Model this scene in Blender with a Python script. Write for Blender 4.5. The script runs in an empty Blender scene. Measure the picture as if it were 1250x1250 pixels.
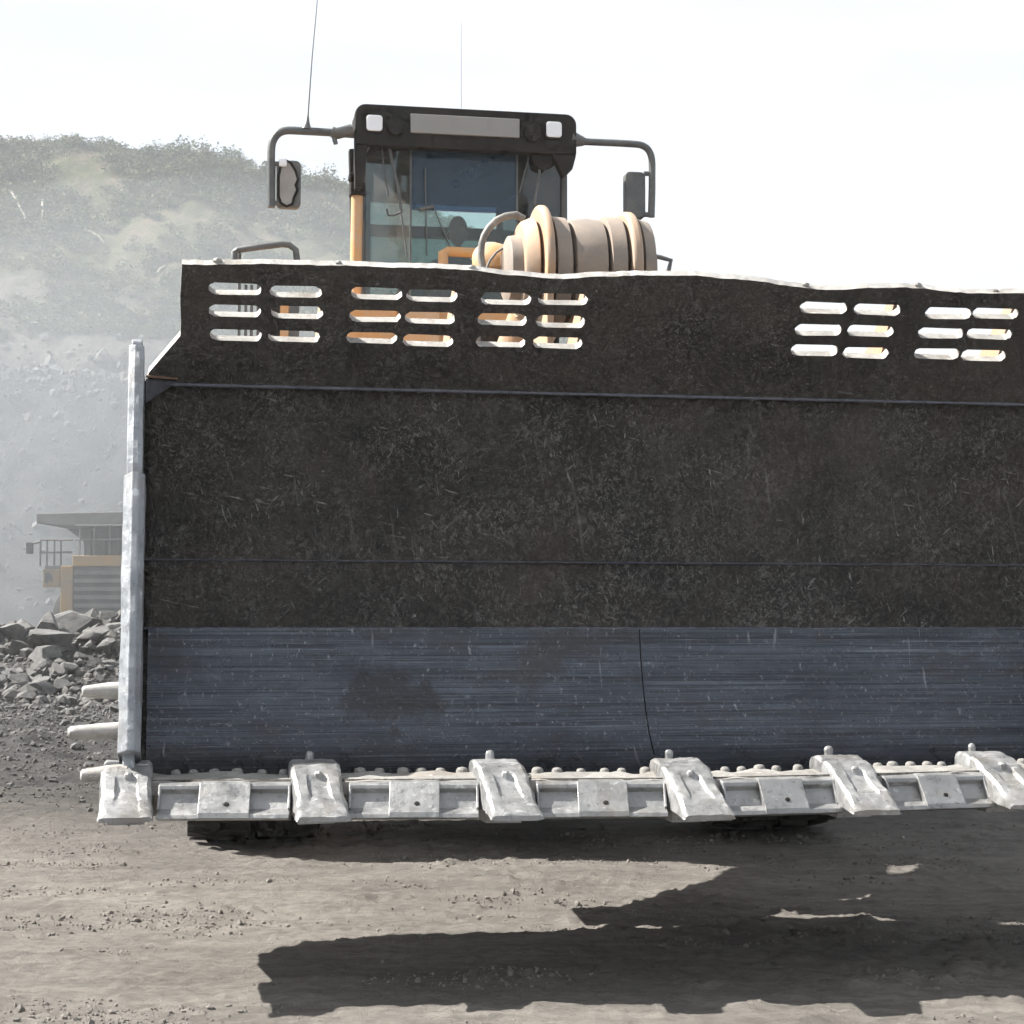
import bpy, bmesh, math, random
import numpy as np
from mathutils import Vector, Matrix, Quaternion
R = math.radians
random.seed(7); rng = np.random.default_rng(7)
scn = bpy.context.scene
COL = scn.collection

# ------------------------------------------------------------------ camera
F_PX = 2237.0; CAM_H = 1.5; EYE = 1.5        # EYE: eye height in the loader's own coordinates
PITCH = math.atan(140 / F_PX)
cd = bpy.data.cameras.new('camera'); cam = bpy.data.objects.new('camera', cd); COL.objects.link(cam)
cd.sensor_width = 36; cd.lens = 36 * F_PX / 1250; cd.clip_start = .05; cd.clip_end = 3000
cam.location = (0, 0, CAM_H); cam.rotation_euler = (math.pi / 2 + PITCH, 0, 0)
scn.camera = cam

# ------------------------------------------------------------------ sky + sun
SUN = Vector((-.94, .13, 1.0)).normalized()
el = math.asin(SUN.z); az = math.atan2(SUN.x, SUN.y)
w = bpy.data.worlds.new('World'); scn.world = w; w.use_nodes = True
nt = w.node_tree; nt.nodes.clear()
out = nt.nodes.new('ShaderNodeOutputWorld'); bg = nt.nodes.new('ShaderNodeBackground')
sky = nt.nodes.new('ShaderNodeTexSky'); sky.sky_type = 'NISHITA'; sky.sun_disc = False
sky.sun_elevation = el; sky.sun_rotation = az; sky.dust_density = 1.5; sky.air_density = 1.0; sky.altitude = 300
# thin white cloud veil over the blue
tc = nt.nodes.new('ShaderNodeTexCoord'); mp = nt.nodes.new('ShaderNodeMapping'); mp.inputs['Scale'].default_value = (1.1, 1.1, 5.5)
mp.inputs['Rotation'].default_value = (0, R(7), 0)
nz = nt.nodes.new('ShaderNodeTexNoise'); nz.inputs['Scale'].default_value = 2.2; nz.inputs['Detail'].default_value = 7; nz.inputs['Roughness'].default_value = .55
cr = nt.nodes.new('ShaderNodeValToRGB'); cr.color_ramp.elements[0].position = .30; cr.color_ramp.elements[1].position = .62
cr.color_ramp.elements[0].color = (.62, .62, .62, 1); cr.color_ramp.elements[1].color = (.95, .95, .95, 1)
mx = nt.nodes.new('ShaderNodeMix'); mx.data_type = 'RGBA'
mx.inputs['B'].default_value = (5.3, 5.4, 5.5, 1)
nt.links.new(tc.outputs['Generated'], mp.inputs['Vector']); nt.links.new(mp.outputs[0], nz.inputs['Vector'])
nt.links.new(nz.outputs['Fac'], cr.inputs['Fac']); nt.links.new(cr.outputs['Color'], mx.inputs['Factor'])
nt.links.new(sky.outputs[0], mx.inputs['A']); nt.links.new(mx.outputs['Result'], bg.inputs['Color'])
bg.inputs['Strength'].default_value = .064
nt.links.new(bg.outputs[0], out.inputs['Surface'])
sl = bpy.data.lights.new('sun', 'SUN'); sl.energy = 5.0; sl.angle = R(.53); sl.color = (1, .955, .88)
so = bpy.data.objects.new('sun', sl); COL.objects.link(so); so.rotation_euler = SUN.to_track_quat('Z', 'Y').to_euler(); so.location = (-20, 8, 30)
vs = scn.view_settings; vs.view_transform = 'Standard'; vs.look = 'None'; vs.exposure = 1.65; vs.gamma = 1; vs.use_curve_mapping = False
scn.render.engine = 'CYCLES'
cy = scn.cycles; cy.use_denoising = True; cy.max_bounces = 5; cy.diffuse_bounces = 2; cy.glossy_bounces = 2; cy.use_adaptive_sampling = True; cy.adaptive_threshold = .03; cy.adaptive_min_samples = 12; cy.transparent_max_bounces = 16; cy.volume_bounces = 0
cy.sample_clamp_indirect = 8

# ------------------------------------------------------------------ geometry helpers
YAW = R(10.5); ORG = Vector((.738, 7.68, 0)); DROP = CAM_H - EYE            # ground point under the middle of the bucket lip
UX, VX = Vector((math.cos(YAW), math.sin(YAW), 0)), Vector((-math.sin(YAW), math.cos(YAW), 0))

def ray(px, py):
    a = (px - 625) / F_PX; b = (625 - py) / F_PX
    return Vector((a, math.cos(PITCH) - b * math.sin(PITCH), math.sin(PITCH) + b * math.cos(PITCH)))
def at(px, py, d):
    """a sighted point on the plane d metres behind the lip, in the loader's own coordinates (across, back, up)"""
    r = ray(px, py); t = (d + ORG.dot(VX)) / r.dot(VX)
    p = r * t - ORG
    return Vector((p.dot(UX), d, EYE + t * r.z))

def vnoise(p, seed=0):
    """value noise, p (n,3) -> (n,) in -1..1"""
    p = np.asarray(p, float); i = np.floor(p).astype(np.int64); f = p - i; f = f * f * (3 - 2 * f)
    def h(a, b, c):
        n = (a * 374761393 + b * 668265263 + c * 1442695041 + seed * 974711) & 0x7fffffff
        n = ((n ^ (n >> 13)) * 1274126177) & 0x7fffffff
        return ((n ^ (n >> 16)) & 0xffff) / 32767.5 - 1
    r = 0
    for a in (0, 1):
        for b in (0, 1):
            for c in (0, 1):
                wgt = (f[:, 0] if a else 1 - f[:, 0]) * (f[:, 1] if b else 1 - f[:, 1]) * (f[:, 2] if c else 1 - f[:, 2])
                r = r + wgt * h(i[:, 0] + a, i[:, 1] + b, i[:, 2] + c)
    return r
def fbm(p, oct=4, seed=0, gain=.5):
    p = np.asarray(p, float); r = 0; a = 1
    for k in range(oct):
        r = r + a * vnoise(p * 2 ** k + 17.3 * k, seed + k); a *= gain
    return r

class MB:
    """collects shapes and links them as one mesh object"""
    def __init__(s): s.v = []; s.f = []; s.m = []; s.mi = 0
    def add(s, vs, fs):
        o = len(s.v); s.v += [tuple(x) for x in vs]
        for f in fs: s.f.append([i + o for i in f]); s.m.append(s.mi)
        return s
    def box(s, lo, hi, M=None):
        x0, y0, z0 = lo; x1, y1, z1 = hi
        vs = [Vector(p) for p in ((x0,y0,z0),(x1,y0,z0),(x1,y1,z0),(x0,y1,z0),(x0,y0,z1),(x1,y0,z1),(x1,y1,z1),(x0,y1,z1))]
        if M: vs = [M @ p for p in vs]
        return s.add(vs, [(0,3,2,1),(4,5,6,7),(0,1,5,4),(1,2,6,5),(2,3,7,6),(3,0,4,7)])
    def bar(s, a, b, wx, wz, up=(0,0,1)):
        a = Vector(a); b = Vector(b); t = (b - a).normalized(); x = t.cross(Vector(up)).normalized(); z = x.cross(t)
        vs = [p + x * i * wx / 2 + z * j * wz / 2 for p in (a, b) for i, j in ((-1,-1),(1,-1),(1,1),(-1,1))]
        return s.add(vs, [(3,2,1,0),(4,5,6,7),(0,1,5,4),(1,2,6,5),(2,3,7,6),(3,0,4,7)])
    def prism(s, poly, axis, a, b):
        """poly of 2-d points in the plane across `axis` (0: (y,z), 1: (x,z), 2: (x,y))"""
        def mk(p, c):
            return {0: (c, p[0], p[1]), 1: (p[0], c, p[1]), 2: (p[0], p[1], c)}[axis]
        n = len(poly); vs = [mk(p, a) for p in poly] + [mk(p, b) for p in poly]
        return s.add(vs, [list(range(n))[::-1], list(range(n, 2 * n))] + [(i, (i + 1) % n, n + (i + 1) % n, n + i) for i in range(n)])
    def loft(s, rings, cap=True, closed=True):
        n = len(rings[0]); vs = [p for r in rings for p in r]; fs = []
        for k in range(len(rings) - 1):
            for i in range(n if closed else n - 1):
                j = (i + 1) % n; fs.append((k * n + i, k * n + j, (k + 1) * n + j, (k + 1) * n + i))
        if cap: fs += [list(range(n))[::-1], list(range((len(rings) - 1) * n, len(rings) * n))]
        return s.add(vs, fs)
    def tube(s, pts, r, n=10):
        pts = [Vector(p) for p in pts]; rings = []; prev = None
        for k, p in enumerate(pts):
            t = ((pts[min(k + 1, len(pts) - 1)] - pts[max(k - 1, 0)])).normalized()
            if prev is None:
                prev = t.orthogonal().normalized()
            x = (prev - t * prev.dot(t)).normalized(); prev = x; y = t.cross(x)
            rr = r[k] if isinstance(r, (list, tuple)) else r
            rings.append([p + x * rr * math.cos(2 * math.pi * i / n) + y * rr * math.sin(2 * math.pi * i / n) for i in range(n)])
        return s.loft(rings)
    def lathe(s, prof, c, axis=0, n=32):
        """prof: (pos along axis, radius) list"""
        rings = []
        for a, r in prof:
            ring = []
            for i in range(n):
                t = 2 * math.pi * i / n; q = [r * math.cos(t), r * math.sin(t)]
                p = {0: (a, q[0], q[1]), 1: (q[0], a, q[1]), 2: (q[0], q[1], a)}[axis]
                ring.append(Vector(p) + Vector(c))
            rings.append(ring)
        return s.loft(rings)
    def build(s, name, mats, parent=None, smooth=None, bevel=0, seg=2, kind=None, noise=None):
        me = bpy.data.meshes.new(name); me.from_pydata(s.v, [], s.f)
        mats = mats if isinstance(mats, (list, tuple)) else [mats]
        for m in mats: me.materials.append(m)
        me.polygons.foreach_set('material_index', s.m)
        bm = bmesh.new(); bm.from_mesh(me); bmesh.ops.recalc_face_normals(bm, faces=bm.faces)
        if noise:
            cuts, amp, sc = noise
            if cuts:
                bmesh.ops.subdivide_edges(bm, edges=bm.edges, cuts=cuts, use_grid_fill=True)
            bm.normal_update(); co = np.array([v.co for v in bm.verts])
            k = fbm(co * sc, 3, 5) * amp
            for v, q in zip(bm.verts, k): v.co += v.normal * float(q)
        bm.to_mesh(me); bm.free()
        o = bpy.data.objects.new(name, me); COL.objects.link(o)
        if parent: o.parent = parent
        if bevel:
            b = o.modifiers.new('bevel', 'BEVEL'); b.width = bevel; b.segments = seg; b.limit_method = 'ANGLE'; b.angle_limit = R(35)
        if smooth is not None:
            me.polygons.foreach_set('use_smooth', [True] * len(me.polygons))
            try: me.set_sharp_from_angle(angle=R(smooth))
            except Exception: pass
        if kind: o['kind'] = kind
        return o

def arc(p0, p1, p2, n=6):
    """quadratic bend p0 -> p2 round p1"""
    p0, p1, p2 = Vector(p0), Vector(p1), Vector(p2)
    return [p0 * (1 - t) ** 2 + p1 * 2 * t * (1 - t) + p2 * t * t for t in [i / n for i in range(n + 1)]]
def thing(name, label, cat, loc=(0, 0, 0), rz=0, group=None):
    o = bpy.data.objects.new(name, None); COL.objects.link(o); o.location = loc; o.rotation_euler = (0, 0, rz); o.empty_display_size = .2
    return tag(o, label, cat, group)
def tag(o, label, cat, group=None):
    o['label'] = label; o['category'] = cat
    if group: o['group'] = group
    return o

# ------------------------------------------------------------------ materials
class NT:
    def __init__(s, name):
        s.mat = bpy.data.materials.new(name); s.mat.use_nodes = True; s.t = s.mat.node_tree
        s.b = s.t.nodes['Principled BSDF']; s.o = s.t.nodes['Material Output']; s.c = None
    def n(s, typ, **kw):
        x = s.t.nodes.new(typ)
        for k, v in kw.items():
            if k in x.inputs: x.inputs[k].default_value = v
            else: setattr(x, k, v)
        return x
    def l(s, a, b): s.t.links.new(a, b)
    def coord(s, scale=(1, 1, 1), rot=(0, 0, 0), kind='Object'):
        if s.c is None: s.c = s.n('ShaderNodeTexCoord')
        src = s.c.outputs[kind]
        if any(rot):
            q = s.n('ShaderNodeMapping'); q.inputs['Rotation'].default_value = rot; s.l(src, q.inputs['Vector']); src = q.outputs[0]
        m = s.n('ShaderNodeMapping'); m.inputs['Scale'].default_value = scale
        s.l(src, m.inputs['Vector']); return m.outputs[0]
    def noise(s, sc, det=4, rough=.55, scale=(1, 1, 1), rot=(0, 0, 0), dist=0):
        x = s.n('ShaderNodeTexNoise'); x.inputs['Scale'].default_value = sc; x.inputs['Detail'].default_value = det
        x.inputs['Roughness'].default_value = rough; x.inputs['Distortion'].default_value = dist
        s.l(s.coord(scale, rot), x.inputs['Vector']); return x.outputs['Fac']
    def ramp(s, fac, stops):
        x = s.n('ShaderNodeValToRGB'); e = x.color_ramp.elements
        while len(e) < len(stops): e.new(.5)
        for k, (p, c) in enumerate(stops):
            e[k].position = p; c = c if isinstance(c, tuple) else (c, c, c); e[k].color = (*c[:3], 1)
        s.l(fac, x.inputs['Fac']); return x.outputs['Color']
    def mix(s, fac, a, b, blend='MIX'):
        x = s.n('ShaderNodeMix', data_type='RGBA', blend_type=blend)
        for sock, v in (('Factor', fac), ('A', a), ('B', b)):
            if hasattr(v, 'links') or isinstance(v, bpy.types.NodeSocket): s.l(v, x.inputs[sock])
            elif sock == 'Factor': x.inputs['Factor'].default_value = v
            else: x.inputs[sock].default_value = (*v[:3], 1)
        return x.outputs['Result']
    def math(s, op, a, b=None):
        x = s.n('ShaderNodeMath', operation=op)
        for k, v in enumerate((a, b)):
            if v is None: continue
            if isinstance(v, bpy.types.NodeSocket): s.l(v, x.inputs[k])
            else: x.inputs[k].default_value = v
        return x.outputs[0]
    def set(s, **kw):
        for k, v in kw.items():
            k = k.replace('_', ' ')
            if isinstance(v, bpy.types.NodeSocket): s.l(v, s.b.inputs[k])
            elif isinstance(v, tuple): s.b.inputs[k].default_value = (*v[:3], 1)
            else: s.b.inputs[k].default_value = v
        return s
    def bump(s, h, strength=.3, dist=.01):
        x = s.n('ShaderNodeBump'); x.inputs['Strength'].default_value = strength; x.inputs['Distance'].default_value = dist
        s.l(h, x.inputs['Height']); s.l(x.outputs[0], s.b.inputs['Normal']); return s

def simple(name, col, rough=.6, metal=0, dust=None, damt=.5, var=.25, sc=6, bumpk=.08, spec=.5):
    m = NT(name); v = m.noise(sc, 5, .6)
    c0 = tuple(x * (1 - var) for x in col); c1 = tuple(min(1, x * (1 + var)) for x in col)
    c = m.ramp(v, [(.3, c0), (.7, c1)])
    if dust:
        d = m.ramp(m.noise(sc * .7, 6, .7, dist=.4), [(.5 - damt * .4, 0.0), (.78 - damt * .3, 1.0)])
        c = m.mix(d, c, dust)
    m.set(Base_Color=c, Roughness=rough, Metallic=metal)
    m.b.inputs['Specular IOR Level'].default_value = spec
    m.bump(m.noise(sc * 9, 4, .6), bumpk, .01)
    return m.mat

def mat_bucket(name, brown=True, lift=1.0):
    m = NT(name)
    base = m.ramp(m.noise(1.4, 3, .5), [(.3, (.020, .019, .018)), (.7, (.046, .041, .037))])
    base = m.mix(m.ramp(m.noise(55, 5, .8), [(.35, .8), (.55, 0.0)]), base, (.010, .010, .010))
    # bruises and scuffs left by rock: small ragged flecks, denser in patches
    patch = m.ramp(m.noise(3.6, 5, .65), [(.34, .10), (.66, 1.0)])
    c = base
    for sc, rt, st, lo, hi, amt, col in (
            (30, 20, (1, 1, .7), .535, .60, .75, (.095, .092, .088)), (46, -35, (1, 1, .55), .56, .61, .8, (.14, .136, .13)),
            (75, 50, (1, 1, .5), .575, .62, .8, (.17, .166, .16)), (110, 10, (1, 1, .45), .59, .64, .8, (.20, .196, .19)), (17, 70, (1, 1, .8), .60, .65, .45, (.11, .105, .10))):
        k = m.ramp(m.noise(sc, 5, .72, st, (0, R(rt), 0), .25), [(lo, 0.0), (hi, 1.0)])
        c = m.mix(m.math('MULTIPLY', k, m.math('MULTIPLY', patch, amt)), c, col)
    # caked dirt and long directional scrapes
    c = m.mix(m.ramp(m.noise(1.9, 6, .7), [(.50, 0.0), (.70, .55)]), c, (.075, .068, .062))
    c = m.mix(m.ramp(m.noise(1.1, 5, .7, (1, 1, .5)), [(.30, .7), (.48, 0.0)]), c, (.014, .014, .014))
    lg = m.ramp(m.noise(30, 4, .65, (1, 1, .035), (0, R(9), 0)), [(.64, 0.0), (.70, .45)])
    c = m.mix(lg, c, (.15, .147, .142))
    # drawn-out scratches and a few bright chips
    sel = m.ramp(m.noise(2.6, 3, .6), [(.45, .0), (.62, .8)])
    for sc, rt, st in ((60, 22, (1, 1, .14)), (55, -48, (1, 1, .12)), (60, 78, (1, 1, .10)), (70, 4, (1, 1, .14))):
        k = m.ramp(m.noise(sc, 3, .6, st, (0, R(rt), 0), .2), [(.675, 0.0), (.71, 1.0)])
        c = m.mix(m.math('MULTIPLY', k, sel), c, (.25, .245, .24))
    ch = m.ramp(m.noise(19, 4, .65), [(.705, 0.0), (.735, 1.0)])
    c = m.mix(m.math('MULTIPLY', ch, .7), c, (.28, .27, .26))
    if brown:
        d = m.ramp(m.noise(2.3, 5, .65), [(.48, 0.0), (.8, .5)])
        c = m.mix(d, c, (.066, .052, .042))
    if lift > 1:
        c = m.mix(m.ramp(m.noise(5, 6, .75), [(.35, 0.0), (.70, .45)]), c, (.090, .080, .071))
    m.set(Base_Color=c, Roughness=m.ramp(m.noise(24, 4), [(.3, .55), (.7, .8)]), Metallic=.1)
    m.b.inputs['Specular IOR Level'].default_value = .3
    m.bump(m.noise(60, 6, .75), .5, .008)
    return m.mat

def mat_liner(name):
    m = NT(name)
    c = m.ramp(m.noise(2.2, 5, .65, (.5, 1, 2)), [(.3, (.034, .040, .050)), (.7, (.092, .106, .132))])
    # long wear grooves running across the bucket, broad ones and hairlines
    for sc, lo, hi, st, amt, col in ((16, .36, .50, .012, .45, (.018, .019, .022)), (90, .42, .49, .004, .75, (.014, .015, .018)), (170, .42, .49, .004, .6, (.014, .015, .018))):
        c = m.mix(m.ramp(m.noise(sc, 4, .7, (st, 1, 1)), [(lo, amt), (hi, 0.0)]), c, col)
    c = m.mix(m.ramp(m.noise(120, 3, .6, (.008, 1, 1)), [(.62, 0.0), (.68, .45)]), c, (.20, .215, .24))
    # clinging dirt and vertical gouges
    c = m.mix(m.ramp(m.noise(2.4, 6, .72, (.8, 1, 1.3)), [(.52, 0.0), (.66, .7)]), c, (.036, .033, .031))
    c = m.mix(m.ramp(m.noise(50, 5, .75, (1, 1, .5)), [(.60, 0.0), (.67, .75)]), c, (.25, .26, .28))
    c = m.mix(m.ramp(m.noise(24, 3, .6, (1, .1, .08)), [(.70, 0.0), (.74, .45)]), c, (.28, .29, .31))
    # one dark patch: a reflection painted into the liner colour
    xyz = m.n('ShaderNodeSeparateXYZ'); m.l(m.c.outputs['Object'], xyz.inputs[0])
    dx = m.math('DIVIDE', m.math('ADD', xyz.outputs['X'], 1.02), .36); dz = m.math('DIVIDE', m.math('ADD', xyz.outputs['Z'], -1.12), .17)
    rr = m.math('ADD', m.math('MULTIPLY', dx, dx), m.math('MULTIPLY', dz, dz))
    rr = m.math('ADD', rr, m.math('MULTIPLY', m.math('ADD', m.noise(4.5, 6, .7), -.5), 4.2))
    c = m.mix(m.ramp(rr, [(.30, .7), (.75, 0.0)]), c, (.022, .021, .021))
    m.set(Base_Color=m.mix(.08, c, (.19, .20, .22)), Metallic=.8, Roughness=m.ramp(m.noise(9, 5, .65), [(.3, .22), (.7, .42)]))
    m.bump(m.noise(45, 5, .7, (.03, 1, 1)), .22, .006)
    return m.mat

def mat_worn(name, lo, hi, dark=(.12, .115, .11), rough=.5, metal=.25, dirt=(.16, .135, .11)):
    m = NT(name)
    c = m.ramp(m.noise(7, 6, .7), [(.32, lo), (.68, hi)])
    k = m.ramp(m.noise(34, 5, .75), [(.57, 0.0), (.68, .8)])
    c = m.mix(k, c, dark)
    c = m.mix(m.ramp(m.noise(4.5, 5, .7), [(.52, 0.0), (.66, .6)]), c, dirt)       # dry mud left on the steel
    sc = m.ramp(m.noise(60, 3, .6, (.25, 1, .25), (R(20), R(35), 0)), [(.62, 0.0), (.68, .8)])
    c = m.mix(sc, c, tuple(min(1, x * 1.35) for x in hi))
    m.set(Base_Color=c, Metallic=metal, Roughness=m.ramp(m.noise(14, 5, .7), [(.35, rough - .14), (.65, rough + .2)]))
    m.bump(m.noise(40, 6, .75), .4, .008)
    return m.mat

def mat_soil(name):
    m = NT(name)
    c = m.ramp(m.noise(.55, 5, .6), [(.3, (0.137, 0.127, 0.117)), (.7, (0.199, 0.185, 0.169))])
    c = m.mix(m.ramp(m.noise(3.2, 6, .7, (.45, 1.5, 1)), [(.36, .65), (.58, 0.0)]), c, (0.083, 0.078, 0.072))
    c = m.mix(m.ramp(m.noise(14, 6, .75, (.6, 1.3, 1)), [(.40, .45), (.55, 0.0)]), c, (0.068, 0.063, 0.059))
    c = m.mix(m.ramp(m.noise(60, 5, .75), [(.56, 0.0), (.70, .5)]), c, (0.252, 0.236, 0.220))
    c = m.mix(m.ramp(m.noise(110, 3, .7), [(.58, 0.0), (.72, .6)]), c, (0.036, 0.034, 0.034))
    # coal dust thickens away from the haul track
    xyz = m.n('ShaderNodeSeparateXYZ'); m.l(m.c.outputs['Object'], xyz.inputs[0])
    far = m.math('ADD', xyz.outputs['Y'], m.math('MULTIPLY', m.noise(.35, 5, .65), 12.0))
    k = m.n('ShaderNodeMapRange'); k.inputs['From Min'].default_value = 16.5; k.inputs['From Max'].default_value = 24; m.l(far, k.inputs['Value'])
    coal = m.ramp(m.noise(2.2, 6, .75), [(.35, (0.019, 0.019, 0.020)), (.7, (0.068, 0.067, 0.066))])
    c = m.mix(k.outputs[0], c, coal)
    m.set(Base_Color=c, Roughness=.95); m.b.inputs['Specular IOR Level'].default_value = .12
    h = m.math('ADD', m.noise(26, 8, .82, (.8, 1.1, 1)), m.math('MULTIPLY', m.noise(130, 5, .75), .5))
    m.bump(h, .7, .020)
    return m.mat

def mat_hill(name):
    m = NT(name)
    xyz = m.n('ShaderNodeSeparateXYZ'); m.coord(); m.l(m.c.outputs['Object'], xyz.inputs[0])
    z = m.math('ADD', xyz.outputs['Z'], m.math('MULTIPLY', m.math('ADD', m.noise(.12, 5, .65), -.5), 8.0))
    rock = m.ramp(m.noise(.9, 7, .75), [(.3, (.025, .026, .028)), (.7, (.085, .086, .088))])
    talus = m.ramp(m.noise(1.3, 7, .75), [(.3, (.06, .056, .052)), (.7, (.17, .156, .142))])
    earth = m.ramp(m.noise(.25, 6, .7), [(.3, (.10, .088, .070)), (.5, (.145, .118, .092)), (.75, (.19, .145, .112))])
    grass = m.ramp(m.noise(1.6, 6, .7), [(.3, (.05, .066, .028)), (.7, (.095, .105, .05))])
    earth = m.mix(m.ramp(m.noise(.35, 7, .78), [(.38, 0.0), (.52, .85)]), earth, grass)
    k1 = m.n('ShaderNodeMapRange'); k1.inputs['From Min'].default_value = 12.2; k1.inputs['From Max'].default_value = 13.5; m.l(z, k1.inputs['Value'])
    k2 = m.n('ShaderNodeMapRange'); k2.inputs['From Min'].default_value = 16.5; k2.inputs['From Max'].default_value = 19.5; m.l(z, k2.inputs['Value'])
    c = m.mix(k2.outputs[0], m.mix(k1.outputs[0], rock, talus), earth)
    m.set(Base_Color=c, Roughness=.97); m.b.inputs['Specular IOR Level'].default_value = .1
    m.bump(m.noise(1.2, 7, .75), .9, .6)
    return m.mat

def mat_glass(name, tint, gloss=.12, lo=.03, film=(.42, .40, .37)):
    m = NT(name); m.t.nodes.remove(m.b)
    tr = m.n('ShaderNodeBsdfTransparent'); tr.inputs['Color'].default_value = (*tint, 1)
    gl = m.n('ShaderNodeBsdfGlossy'); gl.inputs['Roughness'].default_value = .04; gl.inputs['Color'].default_value = (.9, .95, 1, 1)
    df = m.n('ShaderNodeBsdfDiffuse'); df.inputs['Color'].default_value = (*film, 1)
    fr = m.n('ShaderNodeFresnel'); fr.inputs['IOR'].default_value = 1.45
    s1 = m.n('ShaderNodeMixShader'); m.l(fr.outputs[0], s1.inputs[0]); m.l(tr.outputs[0], s1.inputs[1]); m.l(gl.outputs[0], s1.inputs[2])
    s2 = m.n('ShaderNodeMixShader')
    m.l(m.ramp(m.noise(3.5, 6, .65), [(.35, lo), (.75, gloss)]), s2.inputs[0]); m.l(s1.outputs[0], s2.inputs[1]); m.l(df.outputs[0], s2.inputs[2])
    m.l(s2.outputs[0], m.o.inputs['Surface']); return m.mat

DUST = (.36, .32, .28)
M = dict(
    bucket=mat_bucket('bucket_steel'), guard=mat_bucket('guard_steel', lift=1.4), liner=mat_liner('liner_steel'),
    tooth=mat_worn('tooth_steel', (.19, .193, .197), (.34, .344, .35), (.085, .085, .086), .40, .55, (.20, .185, .165)),
    edge=mat_worn('edge_steel', (.18, .183, .187), (.31, .314, .318), (.09, .09, .09), .40, .5, (.19, .177, .16)),
    crust=mat_worn('edge_crust', (.13, .126, .12), (.24, .234, .224), (.08, .076, .07), .8, 0),
    rim=mat_worn('worn_rim', (.24, .234, .225), (.40, .392, .378), (.12, .115, .108), .6, .1),
    plate=mat_worn('side_steel', (.17, .185, .205), (.30, .32, .345), (.09, .094, .10), .42, .5, (.19, .185, .18)),
    weld=simple('weld_bead', (.105, .11, .135), .5, .4, var=.3, sc=30, bumpk=.4),
    rust=simple('rust_steel', (.14, .085, .055), .8, 0, var=.4, sc=14, bumpk=.3),
    orange=simple('orange_paint', (.60, .285, .075), .5, 0, dust=(.46, .35, .25), damt=.45, var=.08, sc=4),
    tan=simple('dusty_paint', (.50, .26, .11), .7, 0, dust=(.33, .25, .19), damt=.7, var=.1, sc=4),
    grey=simple('grey_dusty_steel', (.17, .165, .16), .65, .1, dust=(.30, .235, .185), damt=.55, var=.15, sc=5),
    black=simple('black_paint', (.009, .009, .009), .6, 0, spec=.2, dust=(.026, .021, .018), damt=.45, var=.3, sc=6),
    tubeg=simple('grey_tube_paint', (.06, .068, .074), .45, 0, dust=(.13, .128, .124), damt=.4, var=.2, sc=9),
    panel=simple('grey_roof_panel', (.24, .24, .235), .5, 0, dust=(.25, .24, .23), damt=.4, var=.05, sc=5),
    rubber=simple('tyre_rubber', (.020, .019, .019), .9, 0, spec=.2, dust=(.055, .050, .045), damt=.4, var=.25, sc=5, bumpk=.3),
    hose=simple('rubber_hose', (.07, .07, .07), .6, 0, dust=(.25, .24, .22), damt=.5, sc=12),
    lamp=simple('lamp_lens', (.78, .80, .84), .2, 0, var=.03, sc=9, bumpk=.02),
    mirror=NT('mirror_glass').set(Base_Color=(.62, .64, .66), Metallic=1.0, Roughness=.08).mat,
    cabin=simple('cab_trim', (.05, .052, .055), .8, 0, var=.15, sc=5),
    soil=mat_soil('mine_soil'), hill=mat_hill('hill_ground'),
    fines=simple('rubble_fines', (.055, .054, .053), .95, 0, dust=(.12, .116, .112), damt=.4, var=.4, sc=2.5, bumpk=.6),
    rock=simple('broken_rock', (.055, .055, .056), .92, 0, dust=(.125, .124, .123), damt=.55, var=.4, sc=2.5, bumpk=.6),
    pebble=simple('soil_crumb', (.12, .111, .101), .95, 0, dust=(.175, .163, .15), damt=.4, var=.35, sc=8, bumpk=.3),
    glass=mat_glass('cab_glass', (.66, .80, .79), .16), film=mat_glass('tinted_cab_glass', (.22, .33, .44), .60, .35, (.07, .115, .165)), sideglass=mat_glass('side_cab_glass', (.55, .66, .66), .20),  # film: tinted pane, its diffuse blue also paints in the sky reflection
    truck=simple('truck_paint', (.38, .22, .06), .7, 0, dust=(.24, .19, .14), damt=.6, var=.1, sc=2),
    tsteel=simple('truck_steel', (.10, .095, .09), .7, 0, dust=(.17, .16, .15), damt=.5, var=.2, sc=2),
    tblack=simple('truck_dark', (.03, .03, .03), .7, 0, dust=(.10, .095, .09), damt=.4, sc=2),
    white=simple('white_print', (.75, .75, .73), .6, 0, var=.05),
    leaf=simple('scrub_leaf', (.052, .078, .028), .85, 0, var=.5, sc=.7),
    leaf2=simple('olive_scrub_leaf', (.085, .095, .038), .85, 0, var=.5, sc=.7),
    bark=simple('pale_dead_wood', (.26, .235, .20), .9, 0, var=.25, sc=3),
    skin=simple('skin', (.16, .085, .055), .55, 0, var=.08, sc=20, bumpk=.02),
    hair=simple('hair', (.015, .012, .01), .7, 0, var=.2, sc=40),
    shirt=simple('blue_cotton', (.035, .075, .17), .85, 0, var=.15, sc=25),
)

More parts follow.
